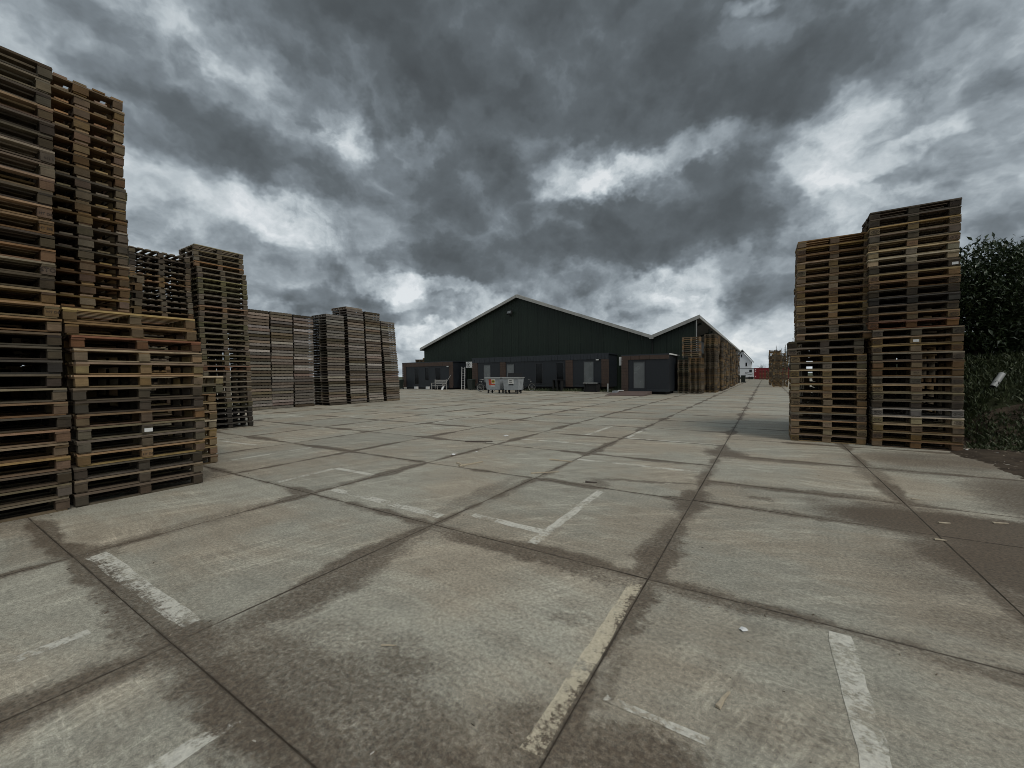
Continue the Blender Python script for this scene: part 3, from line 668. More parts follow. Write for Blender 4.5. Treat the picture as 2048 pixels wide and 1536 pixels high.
# --- the pair beside the hedge
stack('the lower stack of the pair beside the hedge', 'euro', 1.03, 10.57, 0.0, 28, [T_, B, T_, G_, 'tan'], jit=.007, lean=(.0, 0), shift={12: (-.05, 0), 13: (-.04, .02), 14: (.11, .10)}, stampf=st_right, fixed={13: 'dark', 12: 'grey', 11: 'tan'})
stack('the higher stack of the pair beside the hedge', 'euro', 2.31, 10.50, 0.0, 30, [T_, B, B, G_], jit=.009, shift={15: (-.07, -.02), 29: (-.06, 0)},
      stampf=lambda k: (st_right(k)[:1]+[ST_LABEL if k == 13 else None]+[None]) if k == 13 else ([None, None, ST_LABEL] if k == 22 else st_right(k)),
      fixed={3: 'pale', 4: 'white', 5: 'dark', 15: 'red', 17: 'dark', 18: 'char', 19: 'dark', 23: 'pale', 24: 'pale', 22: 'dark', 28: 'dark', 29: 'dark'})

# --- pallets beside the hall: too small for their pieces
def small_pallet_mesh(name, parts):
    b = MB()
    for (nm, s, p) in parts: b.box(p[0]-s[0]/2, p[0]+s[0]/2, p[1]-s[1]/2, p[1]+s[1]/2, p[2]-s[2]/2, p[2]+s[2]/2, jit=.003)
    return b.mesh(name, 'wood')
SM = [small_pallet_mesh('block_pallet', STYLE['slim']) for _ in range(3)]
def small_stack(where, cx, cy, rz, n, palette, z0=0.0, pitch=.147, jit=.015):
    for k in range(n):
        word, rgb = WORDS[rnd.choice(palette)]
        o = link_mesh('block_pallet', rnd.choice(SM), None, (cx+rnd.uniform(-jit, jit), cy+rnd.uniform(-jit, jit), z0+k*pitch), (0, 0, rz+rnd.uniform(-.02, .02))); o.color = tone(rgb)
        pos = 'topmost' if k+1 == n else 'lowest' if k == 0 else ordinal(k+1)+' up'
        tag(o, f"{word} pallet, {pos} in {where}", 'pallet', GROUP_B)
small_stack('the low stack against the end cabin', -4.93, 31.2, R(90), 16, [G_, D_, G_], pitch=.150)
small_stack('the low stack by the lane next the end cabin', -4.14, 31.2, R(90), 17, [G_, D_, B])
small_stack('the pale stack set on top beside the end cabin', -4.50, 31.35, R(3), 10, [T_, 'ash', T_], z0=2.52)

# --- grey board-sided pallets along the far side of the yard
def stringer_mesh():
    b = MB(); r = rnd
    for x in (-.62, 0, .62): b.box(x-.022, x+.022, -.485, .485, .020, .114, jit=.003)
    for zz, n in ((.009, 5), (.125, 7)):
        for k in range(n):
            y = -.435+.87*k/(n-1); w = .05 if n == 7 else .055; b.box(-.60, .60, y-w, y+w, zz-.008, zz+.008, jit=.003)
    return b.mesh('stringer_pallet', 'wood')
SG = [stringer_mesh() for _ in range(5)]
GROUP_S = 'board-sided pallets in the long row of stacks'
F_ST = [('the row stack half behind the higher grey twin', -19.66, 9.20, 33, (0, -.08)), ('the second row stack counted from the twins', -19.66, 10.19, 33, (.04, -.02)), ('the third row stack counted from the twins', -19.66, 11.22, 33, (-.04, .03)),
        ('the row stack showing its open pocket end', -19.06, 12.62, 34, (0, -.08)), ('the tallest row stack', -19.06, 13.86, 38, (0, -.12)), ('the row stack after the tallest one', -19.06, 15.02, 37, (0, -.20)), ('the last leaning row stack before the yard', -19.06, 16.26, 34, (0, -.36))]
for (where, cx, cy, n, lean) in F_ST:
    wy = 0.0
    for k in range(n):
        wy = wy*.75+rnd.uniform(-.013, .013)
        wd, rgb = WORDS[rnd.choice(['white', 'pink', 'ash', 'pink', 'ash', 'white', 'umber', 'umber', 'ash'] if k % 4 else ['umber', 'ash', D_])]
        sx = rnd.uniform(-.02, .02)
        o = link_mesh('stringer_pallet', rnd.choice(SG), None, (cx+sx+lean[0]*k/n + (-.12 if (k == n-1 and 'tallest' in where and 'after' not in where) else 0), cy+wy+lean[1]*k/n, k*.1345), (rnd.uniform(-.003, .003), 0, rnd.uniform(-.012, .012)))
        o.color = tone(rgb, .22)
        pos = 'topmost' if k == n-1 else 'lowest' if k == 0 else ordinal(k+1)+' up'
        tag(o, f"{wd} board-sided pallet, {pos} in {where}", 'pallet', GROUP_S)

# --- the farther stacks, past counting, and hidden stacks behind the nearer ones
def far_pallets():
    tmpl = MB()
    for (nm, s, p) in pallet_parts(1.2, .8, 4, .14, .11, .15): tmpl.box(p[0]-s[0]/2, p[0]+s[0]/2, p[1]-s[1]/2, p[1]+s[1]/2, p[2]-s[2]/2, p[2]+s[2]/2)
    tv = np.array(tmpl.v); tf = np.array(tmpl.f); V = []; Fc = []; C = []
    spots = []
    for (x, y, h) in ((-3.45, 33.2, 4.3), (-3.45, 34.6, 4.35), (-3.30, 36.2, 3.9), (-3.35, 37.6, 4.2), (-3.3, 39.0, 4.2), (-3.3, 40.6, 4.3), (-3.3, 42.2, 4.1), (-3.4, 44.0, 4.3), (-3.3, 46.0, 4.2), (-3.3, 48.2, 4.0), (-3.3, 50.5, 4.3), (-3.4, 53.0, 4.2), (-3.5, 56.0, 4.0), (-3.5, 59.0, 4.1), (-3.6, 62.0, 3.9), (-3.6, 66.0, 4.0)):
        spots.append((x, y, h, R(90)));
    for (x, y, h) in ((-4.5, 33.0, 3.2), (-4.4, 34.6, 3.0)): spots.append((x, y, h, R(90)))
    for (x, y, h) in ((1.06, 11.68, 3.9), (1.08, 12.95, 3.8), (1.2, 47.0, 3.2), (1.1, 50.0, 3.4), (.95, 54.0, 3.0), (.9, 58.0, 4.2), (.9, 66.0, 4.4), (1.0, 74.0, 4.6), (1.0, 82.0, 4.6)): spots.append((x, y, h, R(90) if y < 14 else 0.0))
    for k in range(6): spots.append((-.45+k*1.24, 93.0+rnd.uniform(-.3, .3), 1.95+rnd.uniform(-.15, .2), 0.0))
    for (x, y, h) in ((-8.05, .15, 4.6), (-8.05, -1.1, 4.4), (-9.35, .75, 4.4), (-9.35, -.3, 4.3), (-9.35, -1.4, 4.2), (-10.6, 1.2, 3.9), (-10.6, 0.1, 3.9), (-10.6, 2.4, 3.5), (-14.75, 3.6, 3.7), (-14.75, 4.6, 3.7), (-14.75, 5.4, 3.9), (-21.2, 10.9, 3.9), (-21.2, 12.0, 3.9), (-21.2, 9.8, 3.9)): spots.append((x, y, h, 0.0))  # hidden stacks; those behind the board-sided row are added to block the sky
    spots.append((1.80, 11.60, 3.9, R(90))); spots.append((2.52, 11.60, 3.7, R(90))); spots.append((2.3, 13.0, 3.6, 0.0))
    spots.append((-35.6, 37.0, 3.75, 0.3)); spots.append((-36.9, 37.0, 3.6, 0.3))
    pal = [WORDS[w][1] for w in (B, T_, G_, D_, 'umber', 'grey', D_, T_)]
    off = 0
    for (x, y, h, rz) in spots:
        n = int(h/.147); wx = wy = 0
        for k in range(n):
            wx = wx*.7+rnd.uniform(-.03, .03); wy = wy*.7+rnd.uniform(-.03, .03); a = rz+rnd.uniform(-.03, .03); c, s = math.cos(a), math.sin(a)
            V.append(np.c_[tv[:, 0]*c-tv[:, 1]*s+x+wx, tv[:, 0]*s+tv[:, 1]*c+y+wy, tv[:, 2]+k*.147]); Fc.append(tf+off); off += len(tv)
            rgb = rnd.choice(pal); q = rnd.uniform(.70, 1.15); C.append(np.tile([rgb[0]*q, rgb[1]*q, rgb[2]*q, 1.0], (len(tf), 1)))
    V = np.concatenate(V); Fc = np.concatenate(Fc); C = np.concatenate(C)
    me = bpy.data.meshes.new('distant_pallets'); me.from_pydata(V.tolist(), [], Fc.tolist())
    at = me.attributes.new('tint', 'FLOAT_COLOR', 'FACE'); at.data.foreach_set('color', C.ravel())
    mt, n = new_mat('distant_pallet_wood'); a = n.new('ShaderNodeAttribute', attribute_type='GEOMETRY', attribute_name='tint')
    p = n.new('ShaderNodeNewGeometry').outputs['Position']
    n.put(n.bsdf.inputs['Base Color'], n.vmath('SCALE', a.outputs['Color'], scale=n.math('MULTIPLY_ADD', n.noise(p, 7.0, 4.0, .7), 1.1, .42))); n.bsdf.inputs['Roughness'].default_value = .9
    me.materials.append(mt)
    o = bpy.data.objects.new('distant_pallets', me); col.objects.link(o)
    tag(o, 'more brown pallets along the lane beyond the hall and hidden behind nearer stacks', 'pallets', kind='stuff')
far_pallets()

# ================================================================== the hall
HY = 34.5
hall = tag(empty('warehouse', (-20.9, HY, 0)), 'long dark green gabled hall with pale roof edges', 'warehouse')
HO = Vector((-20.9, HY, 0))
def hp(b, name, mat, smooth=False):
    b.v = [(v[0]-HO.x, v[1]-HO.y, v[2]-HO.z) for v in b.v]; return b.obj(name, mat, hall, smooth)
XL, XA, XV, XR = -33.85, -20.93, -7.95, -4.58
def roof_z(x):
    if x < XA: return 4.62+(9.20-4.62)*(x-XL)/(XA-XL)
    if x < XV: return 9.20+(4.42-9.20)*(x-XA)/(XV-XA)
    return 4.42+(5.68-4.42)*(x-XV)/(XR-XV)
x = XL
while x < XR-0.02:
    x1 = min(x+1.1, XV if x < XV-.01 else XR, XA if x < XA-.01 else 99); w = x1-x; b = MB()
    prof = []
    for k in range(4):
        for (fx, dy) in ((0.06, 0), (0.30, 0), (0.40, -.014), (0.60, -.014), (0.70, 0)): prof.append((x+w*(k+fx)/4, dy))
    prof = [(x+.006, 0)] + prof + [(x1-.006, 0)]
    for (a, dy) in prof: b.v += [(a, HY+dy, 0.0), (a, HY+dy, roof_z(a)-.02)]
    b.f = [(2*i, 2*i+2, 2*i+3, 2*i+1) for i in range(len(prof)-1)]
    hp(b, 'wall_panel', 'clad'); x = x1
b = MB(); b.box(XL+.05, XV-.05, HY+.06, HY+55, 0, 4.3); hp(b, 'inner_shell', 'black')
b = MB(); b.prism([(XV+.05, 0), (XR-1.56, 0), (XR-1.56, 4.9), (XV+.05, 4.2)], HY+.06, HY+55); fix_normals(hp(b, 'inner_shell', 'black'))  # added black body, stops bright sky showing through the panel gaps
b = MB(); b.prism([(XR-1.55, 0), (XR-.02, 0), (XR-.02, 5.5), (XR-1.55, 4.9)], HY+.02, HY+.05); fix_normals(hp(b, 'backing', 'black'))  # added black sheet, blocks the sky behind the last panels
for (xa, xb) in ((XL-.30, XA), (XA, XV), (XV, XR+.25)):
    za, zb = roof_z(max(xa, XL))-(0.1 if xa < XL else 0), roof_z(min(xb, XR))+(.09 if xb > XR else 0)
    if xa == XA: za = roof_z(XA)
    b = MB(); b.prism([(xa, za+.02), (xb, zb+.02), (xb, zb+.14), (xa, za+.14)], HY-.35, HY+60); fix_normals(hp(b, 'roof_slope', 'roof'))
    b = MB(); b.prism([(xa+.01, za-.10), (xb-.01, zb-.10), (xb-.01, zb+.18), (xa+.01, za+.18)], HY-.41, HY-.352); fix_normals(hp(b, 'roof_edge_board', 'fascia'))
b = MB(); b.box(XA-.18, XA+.18, HY-.36, HY+60, 9.33, 9.40); hp(b, 'ridge_cap', 'fascia')
b = MB(); b.box(XV-.16, XV+.16, HY-.46, HY-.40, 4.28, 4.56); hp(b, 'valley_gutter', 'fascia')
b = MB(); b.tube([(XV, HY-.12, 4.3), (XV, HY-.12, 2.2)], .05); hp(b, 'downpipe', 'black')
b = MB(); b.box(XL-.36, XL-.24, HY-.36, HY+60, 4.40, 4.55); hp(b, 'gutter', 'fascia')
b = MB(); b.box(XL, XL+.05, HY+.02, HY+55, 0, 4.5); hp(b, 'side_wall', 'clad')
b = MB(); b.box(XR-1.55, XR-1.50, HY+.05, HY+58, 0, 5.0); hp(b, 'side_wall', 'clad')
b = MB(); b.box(XR+.18, XR+.26, HY-.40, HY+60, 5.66, 5.86); hp(b, 'eave_board', 'fascia')
b = MB(); b.box(XR-.03, XR+.04, HY-.34, HY-.27, 0, 5.6); hp(b, 'canopy_post', 'fascia')
for k in range(5):
    b = MB(); b.box(XR-.06, XR+.06, HY+8+k*10, HY+8.12+k*10, 0, 5.6); hp(b, 'canopy_post', 'clad')
for k in range(7):
    b = MB(); b.prism([(XR-1.5, 4.85), (XR+.1, 5.45), (XR+.1, 5.62), (XR-1.5, 5.05)], HY+2+k*8, HY+2.12+k*8); fix_normals(hp(b, 'canopy_beam', 'clad'))
# floodlight on the gable
fl = tag(empty('floodlight', (-21.75, HY-.05, 7.4)), 'small floodlight high on the dark green gable', 'lamp')
MB().box(-.05, .05, -.30, 0, -.03, .03).obj('bracket', 'black', fl)
MB().box(-.30, .26, -.42, -.30, -.02, .36, Matrix.Rotation(R(-24), 4, 'X')).obj('housing', 'black', fl)
MB().box(-.22, .16, -.440, -.425, .05, .32, Matrix.Rotation(R(-24), 4, 'X')).obj('lens', 'blind', fl)

# ================================================================== site cabins in front of the hall
def cabin(name, label, x0, x1, y0, y1, z0, z1, posts, wins, band, band_z, board_band=False):
    o = tag(empty(name, ((x0+x1)/2, y0, 0)), label, 'cabin'); ox, oy = (x0+x1)/2, y0
    def put(b, nm, mt, par=None):
        off = (ox, oy)
        b.v = [(v[0]-off[0], v[1]-off[1], v[2]) for v in b.v]; return b.obj(nm, mt, par or o)
    put(MB().box(x0+.05, x1-.05, y0+.10, y1, z0, z1-.05), 'shell', 'navy')
    put(MB().box(x0-.03, x1+.03, y0-.02, y1+.03, z1-.05, z1+.03), 'roof', 'slate')
    put(MB().box(x0+.3, x1-.3, y0+.35, y1-.3, 0, z0), 'plinth', 'black')  # raised base in black: shade of the gap under the cabin put into colour
    put(MB().box(x0, x1, y0+.02, y0+.10, z0, z0+.16), 'base_rail', 'slate')
    # infill panels between openings
    edges = sorted([x0]+[e for p in posts for e in p]+[x1])
    cuts = sorted([(a, b_) for (a, b_, *_r) in wins]+[tuple(p) for p in posts])
    cur = x0
    for (a, b_) in cuts+[(x1, x1)]:
        if a-cur > .05:
            n = max(1, round((a-cur)/1.2)); w = (a-cur)/n
            for k in range(n): put(MB().box(cur+k*w+.006, cur+(k+1)*w-.006, y0+.03, y0+.08, z0+.165, band_z-.004), 'panel', 'navy')
        cur = max(cur, b_)
    for (a, b_, za, zb, mt) in wins:
        f = put(MB().box(a, a+.05, y0+.01, y0+.09, za, zb).box(b_-.05, b_, y0+.01, y0+.09, za, zb).box(a+.05, b_-.05, y0+.01, y0+.09, za, za+.05).box(a+.05, b_-.05, y0+.01, y0+.09, zb-.05, zb), 'window', 'frame')
        put(MB().box(a+.05, b_-.05, y0+.045, y0+.06, za+.05, zb-.05), 'pane', mt, f)
        if za > z0+.20: put(MB().box(a, b_, y0+.03, y0+.08, z0+.165, za-.004), 'panel', 'navy')
        if zb < band_z-.06: put(MB().box(a, b_, y0+.03, y0+.08, zb+.004, band_z-.004), 'panel', 'navy')
    for (a, b_) in posts:
        n = 11; h = (band_z-z0-.01)/n
        for k in range(n): put(MB().box(a, b_, y0-.03+rnd.uniform(-.004, .004), y0+.08, z0+k*h+.006, z0+(k+1)*h-.006), 'board', 'brown')
    n = int((x1-x0)/(.30 if band == 'slate' else .62)); w = (x1-x0)/n
    for k in range(n): put(MB().box(x0+k*w+.008, x0+(k+1)*w-.008, y0-.035+(.012 if k % 2 else 0), y0+.08, band_z, z1-.052), 'fascia_panel', band)
    return o
cabin('site_cabin', 'low cabin with brown frame and three dark windows beside the pallet row', -34.8, -27.4, 32.0, 34.3, .18, 2.93, [(-34.8, -34.25), (-27.85, -27.4)],
      [(-32.95, -32.25, .50, 2.35, 'glass'), (-31.35, -30.75, .95, 2.35, 'glass'), (-29.85, -29.05, .60, 2.35, 'glass')], 'brown', 2.48)
cabin('site_cabin', 'long slate blue cabin with brown posts behind the waste containers', -24.85, -10.85, 32.0, 34.3, .38, 3.13, [(-24.85, -24.2), (-21.5, -20.88), (-14.67, -14.02), (-11.45, -10.85)],
      [(-23.5, -22.6, .75, 2.5, 'blind'), (-20.80, -19.9, .75, 2.5, 'blind'), (-17.65, -16.9, .60, 2.5, 'glass'), (-15.6, -14.83, .60, 2.5, 'glass'), (-13.05, -12.1, .60, 2.55, 'blind')], 'slate', 2.68)
rc = cabin('site_cabin', 'end cabin with one pale window beside the pallet stacks', -8.72, -5.50, 28.5, 31.9, .20, 2.75, [(-8.72, -8.25)], [(-7.92, -7.06, .38, 2.30, 'blind')], 'brown', 2.42)
MB().box(1.62, 1.68, -.05, 3.45, 2.70, 2.79).obj('roof_trim', 'white', rc)
# wall lamps
for x, y, z, t in ((-27.95, 31.95, 2.42, 'the brown framed cabin'), (-11.75, 31.95, 2.62, 'the long slate blue cabin')):
    l = tag(empty('wall_lamp', (x, y, z)), f'small white wall lamp at the end of {t}', 'lamp')
    MB().box(-.14, .14, -.10, .0, -.05, .06).obj('housing', 'black', l); MB().box(-.12, .12, -.12, -.10, -.04, .04).obj('cover', 'white', l)

def ac_unit(x, y, z, rz, label):
    o = tag(empty('air_conditioner', (x, y, z), rz), label, 'air conditioner')
    MB().box(-.42, .42, -.30, 0, 0, .62).obj('casing', 'white', o)
    f = MB().ring((-.10, -.305, .31), (0, 1, 0), .24, .015).obj('fan_grille', 'frame', o)
    b = MB();
    for k in range(8): a = k*math.pi/4; b.tube([(-.10, -.306, .31), (-.10+.23*math.cos(a), -.306, .31+.23*math.sin(a))], .012, 4)
    b.obj('fan', 'black', f)
    for s in (-.3, .3): MB().box(s-.02, s+.02, -.28, .06, -.05, 0).obj('bracket', 'black', o)
ac_unit(-26.1, 33.4, 2.25, 0, 'white air conditioner on the dark wall above the ladder')
ac_unit(-8.74, 29.4, 2.05, R(-90), 'white air conditioner on the flank of the end cabin')

# ladder
la = tag(empty('ladder', (-26.2, 32.2, 0)), 'aluminium ladder leaning on the dark wall between two cabins', 'ladder'); top = Vector((-.75, 1.0, 2.35))
for s in (-.2, .2): MB().tube([(s, 0, 0), (s+top.x, top.y, top.z)], .03, 6).obj('rail', 'alu', la)
for k in range(9):
    t = (k+.7)/9.4; MB().tube([(-.2+top.x*t, top.y*t, top.z*t), (.2+top.x*t, top.y*t, top.z*t)], .018, 6).obj('rung', 'alu', la)
# bench
be = tag(empty('bench', (-28.85, 31.55, 0)), 'weathered pale wooden bench before the brown framed cabin', 'bench')
for k in range(4): MB().box(-.80, .80, -.35+k*.13, -.24+k*.13, .43, .46).obj('seat_slat', 'bench', be)
for k in range(3): MB().box(-.80, .80, .22+k*.02, .25+k*.02, .58+k*.16, .70+k*.16).obj('back_slat', 'bench', be)
for s in (-.78, .78):
    MB().box(s-.035, s+.035, -.36, -.29, 0, .66).obj('leg', 'bench', be); MB().box(s-.035, s+.035, .18, .25, 0, 1.05).obj('leg', 'bench', be); MB().box(s-.045, s+.045, -.40, .2, .66, .70).obj('arm', 'bench', be)
MB().box(-.035, .035, -.34, -.28, 0, .43).obj('leg', 'bench', be)
# shovel
sh = tag(empty('shovel', (-27.7, 31.2, 0)), 'shovel with pale blade leaning on the brown framed cabin', 'shovel')
MB().tube([(-.10, -.15, .35), (.15, .65, 1.5)], .02, 6).obj('handle', 'bench', sh)
b = MB(); b.v = [(-.22, -.42, .02), (.02, -.46, .0), (.10, -.30, .30), (-.05, -.12, .42), (-.26, -.24, .30), (-.10, -.24, .16)]; b.f = [(0, 1, 5), (1, 2, 5), (2, 3, 5), (3, 4, 5), (4, 0, 5)]; b.obj('blade', 'white', sh)
# blocks and a plank at the foot of the brown framed cabin
for x, t in ((-32.35, 'the wider dark window'), (-30.65, 'the middle window')):
    tag(MB().box(x-.16, x+.16, 31.55, 31.85, 0, .30, jit=.01).obj('concrete_block', 'white'), f'pale concrete block on the ground under {t} of the brown framed cabin', 'block', 'blocks by the brown framed cabin')
tag(MB().box(-33.2, -29.4, 31.28, 31.46, 0, .06, jit=.01).obj('plank', 'bench'), 'long plank lying before the brown framed cabin', 'plank')
# wheelie bins
def wheelie(x, y, rz, label):
    o = tag(empty('wheelie_bin', (x, y, 0), rz), label, 'bin', 'wheelie bins by the cabins')
    b = MB(); b.v = [(-.24, -.26, .06), (.24, -.26, .06), (.24, .22, .06), (-.24, .22, .06), (-.29, -.34, .98), (.29, -.34, .98), (.29, .34, .98), (-.29, .34, .98)]; b.f = list(BOXF); b.obj('body', 'plastic', o)
    b = MB(); b.v = [(-.31, -.38, .98), (.31, -.38, .98), (.31, .36, .98), (-.31, .36, .98), (-.28, -.34, 1.03), (.28, -.34, 1.03), (.28, .34, 1.09), (-.28, .34, 1.09)]; b.f = list(BOXF); b.obj('lid', 'plastic', o)
    for s in (-.27, .27): MB().tube([(s-.025, .26, .10), (s+.025, .26, .10)], .10, 12).obj('wheel', 'rubber', o)
    MB().tube([(-.25, .40, 1.0), (.25, .40, 1.0)], .018, 6).obj('handle', 'plastic', o)
    MB().box(-.06, .04, -.33, -.30, .60, .74, Matrix.Rotation(R(-4), 4, 'X')).obj('sticker', 'blind', o)
wheelie(-24.6, 31.5, R(10), 'dark green wheelie bin near the bicycles')
wheelie(-34.5, 31.3, R(0), 'dark wheelie bin at the corner of the brown framed cabin')
# waste containers
def container(x, y, rz, label, lid):
    o = tag(empty('waste_container', (x, y, 0), rz), label, 'waste container', 'grey wheeled waste containers')
    b = MB(); b.v = [(-.60, -.38, .30), (.60, -.38, .30), (.60, .38, .30), (-.60, .38, .30), (-.67, -.50, 1.20), (.67, -.50, 1.20), (.67, .50, 1.20), (-.67, .50, 1.20)]; b.f = list(BOXF); b.obj('body', 'galv', o)
    MB().box(-.72, .72, -.55, .55, 1.20, 1.26).obj('rim', 'alu', o)
    for (a, c) in ((-.5, -.3), (.5, -.3), (.5, .3), (-.5, .3)):
        w = MB().tube([(a-.025, c, .10), (a+.025, c, .10)], .10, 12).obj('wheel', 'rubber', o); MB().box(a-.045, a+.045, c-.05, c+.05, .18, .30).obj('fork', 'black', w)
    for s in (-.72, .72): MB().tube([(s, -.12, .95), (s*1.05, -.12, .95), (s*1.05, .12, .95), (s, .12, .95)], .02, 6).obj('lift_pin', 'galv', o)
    if lid == 'open': MB().box(-.68, .68, -.02, .02, 0, .34, Matrix.Translation((0, .45, 1.27)) @ Matrix.Rotation(R(-12), 4, 'X')).obj('lid', 'black', o)
    else: MB().box(-.69, .69, -.52, .52, 1.262, 1.275).obj('lid', 'galv', o)
    return o
c1 = container(-18.28, 26.55, R(4), 'grey waste container with the red and yellow sticker', 'flat')
c2 = container(-16.55, 26.45, R(6), 'grey waste container with the white sticker', 'flat')
c3 = container(-17.75, 28.2, R(3), 'waste container behind the stickered pair with its lid up', 'open')
def face(b, nm, mt, par): return b.obj(nm, mt, par)
TF = Matrix.Translation((0, -.437, .75)) @ Matrix.Rotation(R(7.6), 4, 'X')
stk = MB().box(-.36, .20, -.008, 0, -.10, .38, TF).obj('sticker', 'redsticker', c1)
MB().box(-.10, .26, -.013, -.009, .02, .40, TF).obj('print', 'white', stk)
b = MB(); b.prism([(.06+.15*math.cos(a*math.pi/9), .20+.15*math.sin(a*math.pi/9)) for a in range(18)], -.018, -.014); b.v = [tuple(TF @ Vector(v)) for v in b.v]; fix_normals(b.obj('print', 'yellow', stk))
b = MB(); b.prism([(.07+.10*math.cos(a*math.pi/9), .21+.06*math.sin(a*math.pi/9)) for a in range(18)], -.023, -.019); b.v = [tuple(TF @ Vector(v)) for v in b.v]; fix_normals(b.obj('print', 'olive', stk))
MB().box(-.22, .18, -.008, 0, -.20, -.12, TF).obj('sticker', 'white', c1)
s2 = MB().box(-.22, .26, -.008, 0, .02, .38, TF).obj('sticker', 'white', c2)
for zz, a, e in ((.24, -.13, .10), (.12, -.15, .13)): MB().box(a, e, -.013, -.009, zz, zz+.05, TF).obj('print', 'frame', s2)
MB().box(-.18, .22, -.008, 0, -.10, -.01, TF).obj('sticker', 'black', c2)
# bicycles
def bicycle(x, y, rz, label, rim='alu'):
    o = tag(empty('bicycle', (x, y, 0), rz), label, 'bicycle', 'bicycles parked by the containers')
    for wx in (-.53, .53):
        w = MB().ring((wx, 0, .35), (0, 1, 0), .33, .022, 24, 6).obj('wheel', 'rubber', o); MB().ring((wx, 0, .35), (0, 1, 0), .305, .014, 24, 5).obj('rim', rim, w)
        b = MB()
        for k in range(10): a = k*math.pi/5; b.tube([(wx, 0, .35), (wx+.30*math.cos(a), 0, .35+.30*math.sin(a))], .004, 3, False)
        b.obj('spokes', 'alu', w)
        b = MB()
        for k in range(9):
            a = R(30+k*15); b.box(-.012, .012, -.03, .03, -.05, .05, Matrix.Translation((wx+.385*math.cos(a), 0, .35+.385*math.sin(a))) @ Matrix.Rotation(-a, 4, 'Y'))
        b.obj('mudguard', 'frame', o)
    b = MB(); bb = (-.08, 0, .28); seat = (-.22, 0, .85); head = (.36, 0, .88)
    for p, q in ((bb, seat), (bb, (.37, 0, .72)), ((-.19, 0, .72), head), (bb, (-.53, 0, .35)), ((-.20, 0, .78), (-.53, 0, .35)), (head, (.40, 0, .70)), ((.40, 0, .70), (.53, 0, .35)), (head, (.33, 0, 1.02)), (seat, (-.24, 0, .95))): b.tube([p, q], .018, 6)
    b.obj('frame', 'frame', o)
    MB().tube([(.28, -.30, 1.05), (.36, -.15, 1.06), (.36, .15, 1.06), (.28, .30, 1.05)], .014, 6).obj('handlebar', 'alu', o)
    b = MB(); b.v = [(-.38, -.09, .95), (-.10, -.02, .95), (-.10, .02, .95), (-.38, .09, .95), (-.38, -.09, 1.0), (-.10, -.02, .99), (-.10, .02, .99), (-.38, .09, 1.0)]; b.f = list(BOXF); b.obj('saddle', 'rubber', o)
    b = MB().box(-.75, -.40, -.06, .06, .72, .74); b.tube([(-.7, 0, .72), (-.53, 0, .35)], .01, 4); b.obj('carrier', 'frame', o)
    MB().tube([(.42, 0, .86), (.47, 0, .86)], .045, 8).obj('lamp', 'alu', o)
bicycle(-20.9, 28.9, R(200), 'bicycle with pale rims beside the dark wheelie bin')
bicycle(-22.6, 30.9, R(186), 'dark bicycle half hidden behind the pale rimmed one', 'frame')
bicycle(-18.05, 31.0, R(12), 'bicycle standing behind the container with the white sticker')
# table, post, ramp
tb = tag(empty('table', (-12.0, 31.3, 0)), 'dark table with pale edge before the long slate blue cabin', 'table')
MB().box(-.62, .62, -.42, .42, .70, .75).obj('table_top', 'slate', tb); MB().box(-.62, .62, -.435, -.422, .70, .755).obj('edge', 'alu', tb)
for a in (-.5, .5):
    for c in (-.32, .32): MB().box(a-.04, a+.04, c-.04, c+.04, 0, .70).obj('leg', 'black', tb)
MB().box(-.55, .55, -.30, .30, .02, .62).obj('drawer_box', 'black', tb)
po = tag(empty('post', (-10.75, 31.5, 0)), 'short white post between the long cabin and the end cabin', 'post'); MB().tube([(0, 0, 0), (0, 0, .62)], .045, 8).obj('shaft', 'white', po); MB().tube([(0, 0, .62), (0, 0, .66)], .055, 8).obj('cap', 'white', po)
rp = tag(empty('ramp', (-7.7, 27.3, 0)), 'rusty steel ramp plate lying before the end cabin', 'ramp')
b = MB(); b.prism([(26.1, .006), (28.38, .006), (28.38, .22), (26.1, .035)], -9.1, -6.6, 'x'); b.v = [(v[0]+7.7, v[1]-27.3, v[2]) for v in b.v]; fix_normals(b.obj('plate', 'rust', rp))
MB().box(-1.35, -1.02, .1, .6, .006, .26).obj('wheel_block', 'galv', rp); MB().box(-1.1, -.75, .58, .80, .24, .30).obj('grip', 'white', rp)
pt = tag(empty('picnic_table', (-15.2, 31.55, 0)), 'small dark table under the second dark window of the long cabin', 'table')
MB().box(-.45, .45, -.25, .25, .95, 1.0).obj('table_top', 'black', pt)
for a in (-.38, 0.0, .38): MB().box(a-.04, a+.04, -.2, .2, 0, .95).obj('leg', 'black', pt)

# weeds along the foot of the cabins and the bank; leaves
def blades(name, pts, lo, hi, mat, label, lean=.5, wid=.012):
    V = []; Fc = []; Tn = []
    for (x, y, z) in pts:
        h = rnd.uniform(lo, hi); a = rnd.uniform(0, 2*math.pi); w = wid*rnd.uniform(.6, 1.5); ln = rnd.uniform(.1, lean)*h; b_ = rnd.uniform(0, 2*math.pi); k = len(V)
        dx, dy = math.cos(a)*w, math.sin(a)*w; lx, ly = math.cos(b_)*ln, math.sin(b_)*ln
        V += [(x-dx, y-dy, z), (x+dx, y+dy, z), (x+dx*.7+lx*.4, y+dy*.7+ly*.4, z+h*.6), (x-dx*.7+lx*.4, y-dy*.7+ly*.4, z+h*.6), (x+lx, y+ly, z+h)]
        Fc += [(k, k+1, k+2, k+3), (k+3, k+2, k+4)]; t = rnd.random(); Tn += [t, t]
    me = bpy.data.meshes.new(name); me.from_pydata(V, [], Fc); at = me.attributes.new('tone', 'FLOAT', 'FACE'); at.data.foreach_set('value', Tn); me.materials.append(MAT[mat])
    o = bpy.data.objects.new(name, me); col.objects.link(o); return tag(o, label, 'grass', kind='stuff')
